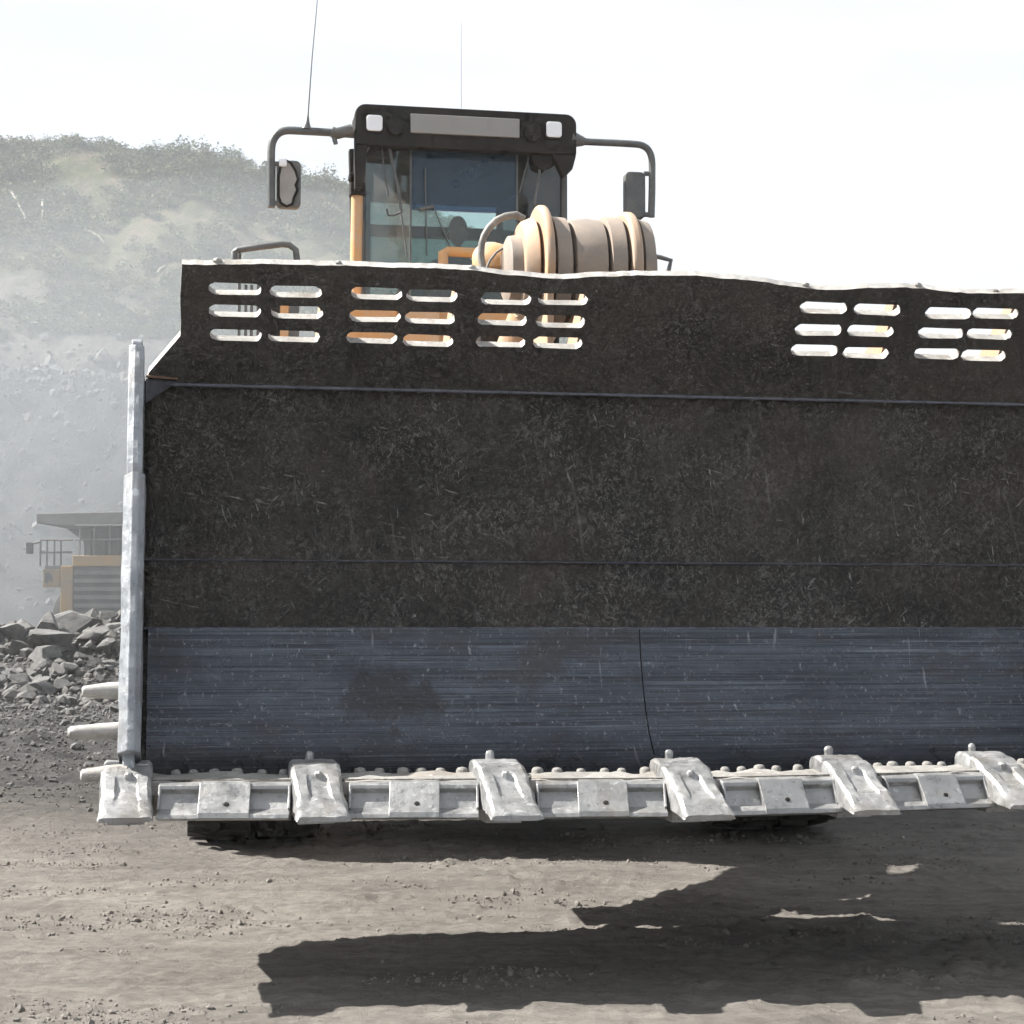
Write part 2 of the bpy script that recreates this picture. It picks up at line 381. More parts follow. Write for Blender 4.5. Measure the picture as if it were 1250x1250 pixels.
# ------------------------------------------------------------------ ground
def grid_obj(name, xs, ys, zf, mat, kind='structure'):
    X, Y = np.meshgrid(xs, ys); n, k = Y.shape
    P = np.stack([X.ravel(), Y.ravel(), np.zeros(X.size)], 1); P[:, 2] = zf(P)
    idx = np.arange(n * k).reshape(n, k)
    Fq = np.stack([idx[:-1, :-1].ravel(), idx[:-1, 1:].ravel(), idx[1:, 1:].ravel(), idx[1:, :-1].ravel()], 1)
    me = bpy.data.meshes.new(name); me.vertices.add(n * k); me.vertices.foreach_set('co', P.ravel())
    me.loops.add(Fq.size); me.loops.foreach_set('vertex_index', Fq.ravel().astype(np.int32))
    me.polygons.add(len(Fq)); me.polygons.foreach_set('loop_start', np.arange(0, Fq.size, 4, dtype=np.int32))
    me.update(calc_edges=True); me.validate()
    me.polygons.foreach_set('use_smooth', np.ones(len(Fq), bool))
    me.materials.append(mat); o = bpy.data.objects.new(name, me); COL.objects.link(o); o['kind'] = kind
    return o

def ss(a, b, x): t = np.clip((x - a) / (b - a), 0, 1); return t * t * (3 - 2 * t)
def ground_z(P):
    x, y = P[:, 0], P[:, 1]
    q = np.stack([x, y, x * 0], 1)
    z = .035 * fbm(q * .45, 3, 11)
    st = np.stack([x * .8, y * 1.9, x * 0], 1)                       # ridges pushed up across the view
    near = 1 - ss(14, 30, y)
    rid = fbm(st * 1.6, 4, 3, .62)
    z += near * .011 * rid
    cl = fbm(q * 7.0, 4, 31, .65); m = ss(.15, .7, fbm(q * .8, 3, 41))
    z += near * (.030 * m * np.clip(cl - .12, 0, 1.2) + .014 * np.clip(fbm(q * 12, 2, 91) - .35, 0, 1))
    z += near * .006 * fbm(q * 21, 2, 51, .7)
    far = ss(14, 24, y) * (1 - ss(60, 75, y))
    z += far * (.10 * fbm(q * .5, 5, 61, .6) + .05 * fbm(q * 2.3, 4, 71, .65))
    # heap the rubble lies on
    hx = np.exp(-((x + 9.0) / 6.5) ** 2)
    z += 1.35 * hx * ss(33, 38.5, y) * (1 - ss(39.5, 45, y)) * (1 + .18 * fbm(q * .8, 3, 81))
    return z - .01
ys = [-25, -12, -4, 0, 3]; y = 4.6
while y < 110: ys.append(y); y += max(.02, .0036 * y if y < 16 else .0085 * y)
ys += [140, 200, 320, 500, 800]
xs = np.concatenate([[-700, -320, -160, -90, -60, -45], np.arange(-34, -8, .22), np.arange(-8, -4.6, .07), np.arange(-4.6, 4.6, .022), np.arange(4.6, 12, .09), np.arange(12, 40, .8), [60, 100, 180, 350, 700]])
ground = grid_obj('ground', xs, np.array(ys), ground_z, M['soil'])

# hill behind the pit: coal bench, talus, scrubby slope
def crest(x):
    return np.interp(x, [-90, -60, -36, -28, -24, -19, -14.5, -9, -3, 4, 12, 22, 60], [29, 29, 28.2, 27.8, 27.7, 27.0, 26.4, 25.3, 23.2, 17.5, 11.5, 6.5, 2])
def hill_z(P):
    x, y = P[:, 0], P[:, 1]; q = np.stack([x, y, x * 0], 1)
    c = crest(x) + .18 * fbm(q * .09, 3, 7)
    y2 = y + 2.0 * fbm(q * .07, 4, 9)
    # bench lip at about 12 m, talus to 17 m, then a steady slope to the crest
    prof = np.interp(y2, [58, 63, 74, 77, 84, 100, 116, 150], [-2.0, .02, .435, .45, .60, 1.0, 1.0, .25])
    z = c * prof + .30 * fbm(q * .30, 5, 19, .6) * ss(60, 70, y) + .16 * fbm(q * 1.4, 3, 29)
    return z
hx = np.concatenate([np.arange(-90, -32, 2.0), np.arange(-32, 6, .30), np.arange(6, 62, 1.4)])
hill = grid_obj('hill', hx, np.concatenate([np.arange(57, 104, .35), np.arange(104, 150, 2)]), hill_z, M['hill'])
def hz(x, y): return float(hill_z(np.array([[x, y, 0.0]]))[0])
def gz(x, y): return float(ground_z(np.array([[x, y, 0.0]]))[0])

# ------------------------------------------------------------------ wheel loader
loader = thing('wheel_loader', 'huge orange wheel loader holding its wide black bucket towards the viewer', 'wheel loader', ORG + Vector((0, 0, DROP)), YAW)
# ---- bucket ------------------------------------------------------
UL, UR = -2.27, 3.10                        # inner faces of the two side plates
TEETH = [(-2.30, .31), (-1.53, .21), (-.767, .10), (0.0, 0.0), (.745, .065), (1.465, .16), (2.21, .25), (2.96, .33)]
def lip(u): return float(np.interp(u, [t[0] for t in TEETH], [t[1] for t in TEETH]))
PROF = [(.02, .872), (.4, .80), (.8, .735), (1.15, .70), (1.36, .72), (1.55, .83), (1.71, 1.02), (1.82, 1.28), (1.875, 1.6), (1.885, 1.95), (1.87, 2.3), (1.835, 2.55), (1.80, 2.715)]
def spline(pts, n):
    P = [np.array(p) for p in pts]; P = [2 * P[0] - P[1]] + P + [2 * P[-1] - P[-2]]; o = []
    for k in range(1, len(P) - 2):
        for i in range(n):
            t = i / n; a, b, c, d = P[k - 1], P[k], P[k + 1], P[k + 2]
            o.append(.5 * ((2 * b) + (c - a) * t + (2 * a - 5 * b + 4 * c - d) * t * t + (3 * b - a - 3 * c + d) * t ** 3))
    o.append(P[-2]); return np.array(o)
PS = spline(PROF, 6)
tn = np.gradient(PS, axis=0); tn /= np.linalg.norm(tn, axis=1)[:, None]; NRM = np.stack([-tn[:, 1], tn[:, 0]], 1)  # points into the bucket
def on_profile(u, k, off=0.0):
    d, z = PS[k] + NRM[k] * off
    lp = lip(u); f = max(0.0, 1 - d / 1.1)
    return (u, d + lp * f, z)
us = np.linspace(UL, UR, 90)
co = []
for k in range(len(PS)):
    for u in us:
        dn = float(vnoise([[u * 1.7, k * .12, 3.1]])[0]) * .009 + float(vnoise([[u * 6, k * .5, 9.1]])[0]) * .003
        co.append(on_profile(u, k, dn if 2 < k < len(PS) - 1 else 0))
mb = MB(); nu = len(us)
fs = [(k * nu + i, k * nu + i + 1, (k + 1) * nu + i + 1, (k + 1) * nu + i) for k in range(len(PS) - 1) for i in range(nu - 1)]
mb.add(co, fs)
bucket = mb.build('bucket', M['bucket'], loader, smooth=60)
bucket['label'] = 'wide black scuffed bucket with pale worn teeth'
sd = bucket.modifiers.new('shell', 'SOLIDIFY'); sd.thickness = .055; sd.offset = 0
# recalc may flip the open sheet: push the thickness to the outside
nrm = bucket.data.polygons[len(bucket.data.polygons) // 2].normal
sd.offset = -1 if nrm.y < 0 else 1

# wear liner plates on the lower curve (three along the bucket)
k0 = int(np.argmin(np.abs(PS[:, 1] - 1.47) + (PS[:, 0] < 1.5) * 9)); k1 = 15
for a, b in ((UL + .03, .262), (.268, UR - .03)):
    mb = MB(); n = 26; uu = np.linspace(a, b, n); ks = list(range(k1, k0 + 1)); rows = []
    for off in (.014, .001):
        rows.append([[on_profile(u, k, off + (.002 * float(vnoise([[u * 5, k * .7, 2]])[0]) if off > .01 else 0)) for u in uu] for k in ks])
    V_ = [p for r in rows for q in r for p in q]; nk = len(ks); S = nk * n; f_ = []
    for k in range(nk - 1):
        for i in range(n - 1):
            q = [k * n + i, k * n + i + 1, (k + 1) * n + i + 1, (k + 1) * n + i]; f_.append(q); f_.append([x + S for x in q][::-1])
    for k in range(nk - 1):
        for i in (0, n - 1): f_.append([k * n + i, (k + 1) * n + i, (k + 1) * n + i + S, k * n + i + S])
    for i in range(n - 1):
        for k in (0, nk - 1): f_.append([k * n + i, k * n + i + 1, k * n + i + 1 + S, k * n + i + S])
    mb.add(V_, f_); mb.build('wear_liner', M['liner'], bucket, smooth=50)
# faint horizontal plate seam on the back wall
kk = int(np.argmin(np.abs(PS[:, 1] - 1.83) + (PS[:, 0] < 1.5) * 9))
mb = MB(); mb.tube([on_profile(u, kk, .006) for u in np.linspace(UL + .01, UR - .01, 60)], .006, 6); mb.build('plate_seam', M['weld'], bucket, smooth=60)
kk = int(np.argmin(np.abs(PS[:, 1] - 1.50) + (PS[:, 0] < 1.5) * 9))
mb = MB(); mb.tube([on_profile(u, kk, .003) for u in np.linspace(UL + .01, UR - .01, 60)], .008, 6); mb.build('liner_weld', M['weld'], bucket, smooth=60)

# spill guard: flat leaning plate with rows of slots
G0 = np.array([1.80, 2.72]); G1 = np.array([1.36, 3.29]); GL = float(np.linalg.norm(G1 - G0)); GT = (G1 - G0) / GL; GN = np.array([-GT[1], -GT[0] * -1]) 
GN = np.array([-GT[1], GT[0]])                                       # towards the viewer
TOPX = [-2.097, -1.7, -1.284, -.761, -.432, -.223, -.018, .2, .444, .791, 1.102, 1.3, 1.536, 1.902, 2.218, 2.6, 2.93]
TOPS = [.674, .687, .694, .697, .674, .665, .691, .703, .709, .686, .656, .668, .691, .662, .674, .69, .675]
SLOT_U = [-1.838, -1.545, -1.160, -.885, -.521, -.228, 1.135, 1.418, 1.808, 2.076, 2.45, 2.735]
SLOT_S = [.549, .430, .303]
def guard_pt(u, s, off=0):
    w_ = 0.0
    p = G0 + GT * s + GN * (off + w_)
    return (u, p[0], p[1])
cu = bpy.data.curves.new('spill_guard_outline', 'CURVE'); cu.dimensions = '2D'; cu.fill_mode = 'BOTH'
def poly(pts):
    sp = cu.splines.new('POLY'); sp.points.add(len(pts) - 1); sp.use_cyclic_u = True
    for p, q in zip(sp.points, pts): p.co = (q[0], q[1], 0, 1)
tu = np.linspace(-2.097, 2.93, 150)
top = [(u, float(np.interp(u, TOPX, TOPS)) + .004 * float(vnoise([[u * 9, 0, 2]])[0]) + .0025 * float(vnoise([[u * 33, 0, 7]])[0])) for u in tu]
outl = [(-2.265, .003), (-2.25, .075), (-2.10, .285), (-2.098, .36), (-2.103, .5)] + top + [(2.935, .5), (2.93, .285), (3.08, .075), (3.095, .003)]
outl += [(u, .003) for u in np.linspace(3.0, -2.2, 40)]
poly(outl)
for ci, cx in enumerate(SLOT_U):
    for ri, cs in enumerate(SLOT_S):
        hw = .121; hh = .031 + .003 * random.random(); sh = .0
        cxx = cx + random.uniform(-.006, .006); css = cs + random.uniform(-.005, .005); pts = []
        for i in range(20):
            t = 2 * math.pi * i / 20; ex = math.copysign(abs(math.cos(t)) ** .75, math.cos(t))
            x = (hw - hh) * (1 if math.cos(t) > 0 else -1) + hh * 1.15 * math.cos(t); yv = hh * math.sin(t)
            pts.append((cxx + x + random.uniform(-.003, .003), css + yv + random.uniform(-.0025, .0025)))
        poly(pts[::-1])
tmp = bpy.data.objects.new('tmp_outline', cu); COL.objects.link(tmp)
dg = bpy.context.evaluated_depsgraph_get(); me0 = bpy.data.meshes.new_from_object(tmp.evaluated_get(dg))
bpy.data.objects.remove(tmp)
bm = bmesh.new(); bm.from_mesh(me0); bmesh.ops.remove_doubles(bm, verts=bm.verts, dist=1e-5)
geo = bmesh.ops.extrude_face_region(bm, geom=bm.faces[:])
for v in geo['geom']:
    if isinstance(v, bmesh.types.BMVert): v.co.z = .052
for v in bm.verts:
    v.co = guard_pt(v.co.x, v.co.y, v.co.z)
bmesh.ops.recalc_face_normals(bm, faces=bm.faces)
gv = Vector((0, GN[0], GN[1]))
for f in bm.faces:
    f.material_index = 0 if abs(f.normal.dot(gv)) > .7 else 1
gm = bpy.data.meshes.new('spill_guard'); bm.to_mesh(gm); bm.free(); gm.materials.append(M['guard']); gm.materials.append(M['rim'])
guard = bpy.data.objects.new('spill_guard', gm); COL.objects.link(guard); guard.parent = bucket
guard['label'] = 'slotted spill guard with sunlit bent top edge'
for u_, q_ in ((-1.93, .016), (-1.35, .012), (-.70, .014), (1.02, .013), (1.62, .015), (2.05, .011)):
    o_ = guard_pt(u_, float(np.interp(u_, TOPX, TOPS)) + .004, .026); mb = MB(); rings = []
    for k in range(5):
        t = math.pi * k / 4; rings.append([Vector(o_) + Vector((q_ * 1.5 * math.sin(t) * math.cos(a) + random.uniform(-.003, .003), q_ * math.sin(t) * math.sin(a), q_ * math.cos(t))) for a in [2 * math.pi * i / 7 for i in range(7)]])
    mb.loft(rings).build('edge_burr', M['rim'], bucket)
# gusset plates behind the guard, one at the far end of each pair of slots
for ci in (1, 3, 5, 7, 9, 11):
    u = SLOT_U[ci] + .135
    a = guard_pt(u, .66, -.03); b = guard_pt(u, .05, -.03)
    mb = MB().prism([(a[1], a[2]), (b[1], b[2]), (b[1] + .20, b[2] - .12), (b[1] + .26, b[2] + .10), (a[1] + .10, a[2] - .02)], 0, u - .012, u + .012)
    mb.build('gusset', M['tan'], bucket, bevel=.004)
# weld seam under the guard and the corner plates at its ends
mb = MB(); mb.tube([guard_pt(u, .01, .052) for u in np.linspace(UL + .02, UR - .02, 110)], [.0085 + .003 * random.random() for _ in range(110)], 8)
mb.build('weld_seam', M['weld'], bucket, smooth=60)
for s_, ue in ((1, UL), (-1, UR)):
    mb = MB()
    pa = guard_pt(ue + s_ * .006, .04, .056); pb = guard_pt(ue + s_ * .16, .03, .056); kk = len(PS) - 5
    pc = on_profile(ue + s_ * .16, len(PS) - 1, .03); pd = on_profile(ue + s_ * .006, len(PS) - 5, .03)
    Q = [Vector(p) for p in (pa, pb, pc, pd)]; nv = Vector((0, -.02, 0))
    mb.loft([[p for p in Q], [p + nv for p in Q]]); mb.build('corner_plate', M['weld'], bucket, bevel=.003)
    mb = MB(); mb.tube([Vector(pa) + Vector((0, -.012, .012)), Vector(pb) + Vector((0, -.012, .012))], .007, 6); mb.build('corner_weld', M['rust'], bucket, smooth=60)

# side plates
SIDE = [(.34, .80), (.98, 2.79), (1.06, 2.81), (1.50, 2.73), (1.83, 2.74), (1.92, 2.3), (1.94, 1.9), (1.92, 1.5), (1.86, 1.2), (1.74, .95), (1.58, .76), (1.38, .66), (1.1, .645), (.7, .70)]
for s_, ue in ((-1, UL), (1, UR)):
    th = .05
    mb = MB().prism(SIDE, 0, ue, ue + s_ * th); mb.build('side_plate', M['plate'], bucket, bevel=.008)
    # leading bar along the front edge (two thicknesses, the lower one a bolted guard)
    def along(t): return Vector((0, .34 + t * .64, .80 + t * 1.99))
    ux = Vector((1, 0, 0)); tdir = Vector((0, .64, 1.99)).normalized(); fdir = Vector((0, -tdir.z, tdir.y))
    def bar_obj(name, t0, t1, x0, x1, f0, f1, mat, cham, nz_):
        rings = []
        for i in range(15):
            t = t0 + (t1 - t0) * i / 14; c = along(t)
            X0 = ue + s_ * x0; X1 = ue + s_ * x1; jit = .004 * math.sin(i * 2.1 + x0 * 9)
            pts = [(X0, f0), (X0, f1 - cham * .6 + jit), (X0 + (X1 - X0) * .30, f1 + jit), (X0 + (X1 - X0) * .60, f1), (X1, f1 - cham), (X1, f0)]
            rings.append([Vector((p[0], 0, 0)) + c + fdir * p[1] for p in pts])
        mb = MB().loft(rings); return mb.build(name, mat, bucket, bevel=.005, noise=(1, nz_, 9))
    bar_obj('leading_bar', .50, .985, -.010, .058, -.10, .03, M['plate'], .012, .004)
    bar_obj('side_shroud', .085, .68, -.024, .070, -.12, .075, M['plate'], .05, .004)
    # wear spikes standing out from the side of the bucket corner
    for z_, d_, ln in ((1.225, .62, .13), (1.060, .50, .175), (.890, .40, .12)):
        b0 = Vector((ue + s_ * .03, d_, z_)); tip = b0 + Vector((s_ * (ln + .07), -.02, -.004))
        mb = MB(); dirv = tip - b0; rings = []
        for t, r in ((0, .036), (.45, .035), (.85, .029), (.96, .026), (1.0, .016)):
            c = b0 + dirv * t
            rings.append([c + Vector((0, math.cos(a) * r * 1.2, math.sin(a) * r + r * .12)) for a in [2 * math.pi * i / 10 for i in range(10)]])
        mb.loft(rings); mb.build('side_spike', M['rim'], bucket, smooth=50, noise=(1, .004, 14))

# lip: crusted strip, bolt heads, edge segments and teeth
b_ = MB().lathe([(-.03, .024), (.012, .024), (.022, .017), (.025, .002)], (0, 0, 0), 2, 10).build('bolt_head', M['crust'], smooth=50); BOLT = b_.data; bpy.data.objects.remove(b_)
def seg_frame(ua, ub):
    a = Vector((ua, lip(ua), 0)); b = Vector((ub, lip(ub), 0)); x = (b - a).normalized(); y = Vector((-x.y, x.x, 0))
    return a, (b - a).length, x, y
for k in range(len(TEETH) - 1):
    ua, ub = TEETH[k][0], TEETH[k + 1][0]; a, Ls, x, y = seg_frame(ua, ub)
    W = lambda s, d, z: a + x * s + y * d + Vector((0, 0, z + .010))
    g0, g1 = .135, Ls - .105
    # strip of packed fines on top of the lip plate
    rings = []
    for i in range(40):
        s = .07 + (Ls - .14) * i / 39; j = lambda q: .010 * float(vnoise([[s * 14 + k * 9, q * 3.3, 4]])[0])
        pr = [(.30, .78), (.27, .845 + j(1)), (.22, .868 + j(2)), (.17, .872 + j(3) * 1.3), (.12, .858 + j(6)), (.06, .862 + j(4) * 1.4), (.0, .850 + j(5)), (-.012, .80), (.30, .74)]
        rings.append([W(s, d, z) for d, z in pr])
    MB().loft(rings).build('lip_crust', M['crust'], bucket, smooth=40)
    nb = 6
    for i in range(nb):
        s = .16 + (Ls - .32) * i / (nb - 1) + random.uniform(-.012, .012)
        bo = bpy.data.objects.new('bolt_head', BOLT); COL.objects.link(bo); bo.parent = bucket; bo.location = W(s, .235, .866); bo.rotation_euler = (random.uniform(-.15, .15), 0, random.uniform(0, 3)); bo.scale = [random.uniform(.8, 1.15)] * 3
    # cast edge segment: ledge, two sunken fields, raised middle pad with an eye
    mb = MB()
    P0 = [(.10, .846), (.00, .852), (-.030, .842), (-.034, .826), (-.020, .806), (-.060, .748), (-.112, .732), (-.120, .714), (-.06, .702), (.10, .72)]
    mb.loft([[W(s, d, z) for d, z in P0] for s in np.linspace(g0, g1, 10)])
    c0 = g0 + (g1 - g0) * .31; c1 = g0 + (g1 - g0) * .70
    P1 = [(.02, .857), (-.034, .852), (-.052, .826), (-.117, .738), (-.124, .716), (.02, .722)]
    mb.loft([[W(s + (.012 if d > -.03 else 0) * (1 if s > (c0 + c1) / 2 else -1) * -1, d, z) for d, z in P1] for s in (c0, c1)])
    for e0, e1 in ((g0 - .001, g0 + .010), (g1 - .010, g1 + .001)):
        mb.loft([[W(s, d, z) for d, z in ((.0, .85), (-.03, .842), (-.052, .80), (-.085, .752), (-.07, .74), (.0, .76))] for s in (e0, e1)])
    mb.mi = 1
    cx = (c0 + c1) / 2 + .01; ring = []
    nrm_ = (y * -.07 + Vector((0, 0, .046))).normalized(); e2 = x; e3 = nrm_.cross(e2); cc = W(cx, -.0935, .7715)
    mb.loft([[cc + nrm_ * o_ + e2 * .012 * math.cos(t) + e3 * .010 * math.sin(t) for t in [2 * math.pi * i / 10 for i in range(10)]] for o_ in (-.01, .0025)])
    mb.build('edge_segment', [M['edge'], M['black']], bucket, bevel=.005, noise=None)

def make_tooth(u, dl, seed):
    """adapter boss with lifting eye behind, wedge tip with a pocket and pin in front"""
    rnd = random.Random(seed); mb = MB(); o = Vector((u, dl, 0))
    SEC = [(.320, .062, .890, .84, 0), (.305, .088, .918, .82, 0), (.26, .100, .936, .79, 0), (.19, .104, .938, .76, 0), (.135, .104, .928, .752, 0), (.118, .097, .910, .75, 0), (.108, .097, .906, .75, 0),
           (.100, .104, .925, .748, 0), (.06, .105, .917, .745, 0), (.015, .104, .896, .742, 0), (.000, .103, .889, .740, .003), (-.012, .102, .882, .738, .028), (-.05, .100, .860, .734, .034), (-.09, .099, .836, .732, .030), (-.125, .100, .812, .730, .018),
           (-.150, .102, .794, .727, .003), (-.195, .106, .764, .722, 0), (-.222, .107, .747, .719, 0), (-.232, .104, .738, .720, 0)]
    wear = rnd.uniform(-.012, .016); skew = rnd.uniform(-.010, .010)
    SEC = [(yy + (wear if yy < -.1 else 0) - .055 * max(0.0, -yy) / .23, hw, zt + (.010 if yy < -.1 else 0), zb + .006, dip * .6) for yy, hw, zt, zb, dip in SEC]
    rings = []
    for (yy, hw, zt, zb, dip) in SEC:
        hw *= 1 + rnd.uniform(-.02, .02); e = min(.020, (zt - zb) * .4); pw = hw * .44 * (1 + max(0, -yy) * .9)
        pts = [(-hw * 1.03, zb + e * .5), (-hw * 1.01, zt - e * 1.6), (-hw * .97, zt - e * .5), (-hw * .84, zt), (-pw, zt), (-pw * .82, zt - dip), (0, zt - dip * .95), (pw * .82, zt - dip), (pw, zt), (hw * .84, zt), (hw * .97, zt - e * .5), (hw * 1.01, zt - e * 1.6), (hw * 1.03, zb + e * .5), (hw * .8, zb), (-hw * .8, zb)]
        rings.append([o + Vector((px_ + rnd.uniform(-.003, .003) + skew * max(0, -yy) * 4, yy + rnd.uniform(-.002, .002), pz_ + rnd.uniform(-.002, .002))) for px_, pz_ in pts])
    mb.loft(rings)
    # lifting eye on the boss
    mb.tube([o + Vector((-.01, .275, z)) for z in (.915, .94, .958, .968, .972)], [.022, .018, .018, .013, .004], 8)
    # pin head in the pocket
    mb.lathe([(-.02, .017), (.006, .017), (.013, .011)], o + Vector((.008, .005, .890)), 2, 8)
    # legs of the adapter gripping the lip plate from below
    mb.box(o + Vector((-.075, .0, .69)), o + Vector((.075, .42, .76)))
    return mb.build('tooth', M['tooth'], bucket, smooth=30, noise=(1, .0035, 24))
for i, (u, dl) in enumerate(TEETH): make_tooth(u, dl, i)
# hinge ears behind the bucket
for u in (-.75, -.45, 1.15, 1.45):
    MB().prism([(1.9, .8), (2.5, .85), (2.6, 1.05), (2.45, 1.3), (2.2, 2.3), (1.9, 2.5)], 0, u - .04, u + .04).build('hinge_ear', M['tan'], bucket, bevel=.01)

# ---- tilt lever with its big pin -------------------------------------
LD = 2.62
pc = at(707, 333, LD); LU, LZ = pc.x, pc.z
def ub(px): return at(px, 300, LD).x
lever = MB()
for a, b, q in ((652, 663, .37), (755, 768, .352)):
    lever.lathe([(ub(a) - LU, .30), (ub(a) - LU, q - .012), (ub(a) - LU + .012, q), (ub(b) - LU - .012, q), (ub(b) - LU, q - .012), (ub(b) - LU, .30)], (LU, LD, LZ), 0, 40)
for a, b in ((653, 662), (756, 767)):
    lever.prism([(LD - .33, LZ), (LD + .33, LZ), (LD + .42, 2.4), (LD + .30, 1.5), (LD - .25, 1.4), (LD - .30, 2.3)], 0, ub(a), ub(b))
lever = lever.build('tilt_lever', M['tan'], loader, bevel=.012, smooth=40); 
MB().lathe([(ub(632) - LU, .05), (ub(632) - LU, .26), (ub(635) - LU, .275), (ub(647) - LU, .30), (ub(650) - LU, .27)], (LU, LD, LZ), 0, 40).build('lever_boss', M['tan'], lever, smooth=35)
MB().lathe([(ub(771) - LU, .30), (ub(772) - LU, .315), (ub(785) - LU, .30), (ub(786) - LU, .24)], (LU, LD, LZ), 0, 40).build('lever_boss', M['grey'], lever, smooth=35)
MB().lathe([(ub(667) - LU, .26), (ub(668) - LU, .31), (ub(685) - LU, .305), (ub(688.5) - LU, .26)], (LU, LD, LZ), 0, 40).build('spacer', M['grey'], lever, smooth=35)
MB().lathe([(ub(731.5) - LU, .25), (ub(733) - LU, .318), (ub(750) - LU, .322), (ub(751.5) - LU, .27)], (LU, LD, LZ), 0, 40).build('spacer', M['grey'], lever, smooth=35)
MB().lathe([(ub(690.5) - LU, .27), (ub(692) - LU, .292), (ub(711) - LU, .306), (ub(728) - LU, .298), (ub(729.5) - LU, .27)], (LU, LD, LZ), 0, 40).build('rod_eye', M['grey'], lever, smooth=35)
MB().lathe([(ub(616) - LU, .02), (ub(616) - LU, .16), (ub(619) - LU, .19), (ub(632) - LU, .20)], (LU, LD, LZ), 0, 32).build('pin_cap', M['grey'], lever, smooth=35)
MB().lathe([(ub(786) - LU, .20), (ub(792) - LU, .19), (ub(793) - LU, .05), (ub(797) - LU, .04), (ub(797) - LU, .01)], (LU, LD, LZ), 0, 32).build('pin_cap', M['grey'], lever, smooth=35)
# tilt cylinder running back to the front frame
mb = MB(); mb.tube([(LU, LD + .1, LZ - .02), (LU, 3.6, 3.55)], .11, 20); mb.build('cylinder_rod', M['grey'], loader, smooth=50)
mb = MB(); mb.tube([(LU, 3.45, 3.58), (LU, 3.5, 3.57), (LU, 5.3, 3.05)], .17, 24); mb.build('tilt_cylinder', M['tan'], loader, smooth=50)
# link from the lever foot to the bucket
MB().bar((LU, 2.75, 1.6), (LU, 2.05, 1.9), .3, .28).build('bucket_link', M['tan'], loader, bevel=.03)
# round orange guard and hose to the left of the lever
mb = MB(); c = at(612, 330, LD + .25); rings = []
for k in range(9):
    t = k / 8 * math.pi * .5; r = .17 * math.cos(t); 
    rings.append([c + Vector((-.0 + .17 * math.sin(t) * -.35 + r * .95 * math.cos(a), r * math.sin(a) * .8, .16 * math.sin(t))) for a in [2 * math.pi * i / 20 for i in range(20)]])
mb.loft(rings); mb.build('hose_guard', M['orange'], loader, smooth=50)
h = [at(x_, y_, LD + .12) for x_, y_ in ((590, 330), (587, 312), (588, 298), (591, 288), (597, 278), (606, 269), (617, 264), (630, 262), (640, 268))]
mb = MB(); mb.tube(h, .021, 10); mb.build('hydraulic_hose', M['hose'], loader, smooth=60)
mb = MB(); mb.tube([at(x_, y_, LD + .05) for x_, y_ in ((593, 330), (598, 318), (606, 308), (614, 303))], .007, 8); mb.build('grease_line', M['hose'], loader, smooth=60)
# lift arms
for s_ in (-1, 1):
    u = .35 + s_ * .62
    MB().prism([(2.0, .75), (2.5, .72), (3.6, 1.55), (5.6, 2.55), (5.75, 2.9), (5.5, 3.15), (3.5, 2.35), (2.3, 1.25), (2.0, 1.05)], 0, u - .14, u + .14).build('lift_arm', M['tan'], loader, bevel=.03)
MB().box((-.15, 3.3, 1.7), (.85, 4.0, 2.15)).build('cross_tube', M['tan'], loader, bevel=.06)
# front frame
MB().prism([(4.3, .75), (7.2, .75), (7.4, 1.4), (6.9, 2.9), (6.0, 3.3), (5.2, 3.3), (4.4, 1.7)], 0, -.45, 1.15).build('front_frame', M['tan'], loader, bevel=.04)
mb = MB(); mb.tube([(-1.2, 5.95, 1.28), (1.9, 5.95, 1.28)], .34, 20); mb.build('axle', M['tan'], loader, smooth=50)
mb = MB(); mb.tube([(-1.2, 11.6, 1.28), (1.9, 11.6, 1.28)], .34, 20); mb.build('axle', M['tan'], loader, smooth=50)

# wheels
def make_wheel(u, d, side):
    Rr, wd = 1.30, .98; prof = [(-wd / 2 * .72, .62), (-wd / 2 * .95, .80), (-wd / 2, 1.0), (-wd / 2 * .93, 1.14), (-wd / 2 * .80, 1.22), (-wd / 2 * .4, 1.25), (wd / 2 * .4, 1.25), (wd / 2 * .80, 1.22), (wd / 2 * .93, 1.14), (wd / 2, 1.0), (wd / 2 * .95, .80), (wd / 2 * .72, .62)]
    mb = MB(); mb.lathe(prof, (u, d, Rr - .015 - DROP), 0, 56)
    for i in range(26):
        for hs in (-1, 1):
            t = 2 * math.pi * (i + (.5 if hs > 0 else 0)) / 26
            for (x0, x1, dt) in ((.03, .26, 0), (.24, .45, .10)):
                t0 = t + dt; rings = []
                for xx, rr in ((x0, 1.235), (x1, 1.20 if x1 > .3 else 1.235)):
                    top_ = 1.30 if xx < .3 else 1.265
                    rings.append([Vector((u + hs * xx, d + q * math.cos(t0 + e), Rr - .015 - DROP + q * math.sin(t0 + e))) for q, e in ((rr, -.085), (top_, -.065), (top_, .065), (rr, .085))])
                mb.loft(rings)
    ty = mb.build('wheel', M['rubber'], loader, smooth=35)
    s = side
    MB().lathe([(s * .30, .02), (s * .30, .20), (s * .22, .26), (s * .16, .45), (s * .34, .60), (s * .40, .64), (s * .30, .66), (s * .05, .64)], (u, d, Rr - .015 - DROP), 0, 40).build('wheel_rim', M['orange'], ty, smooth=35)
for d in (5.95, 11.6):
    make_wheel(.35 - 1.90, d, -1); make_wheel(.35 + 1.90, d, 1)
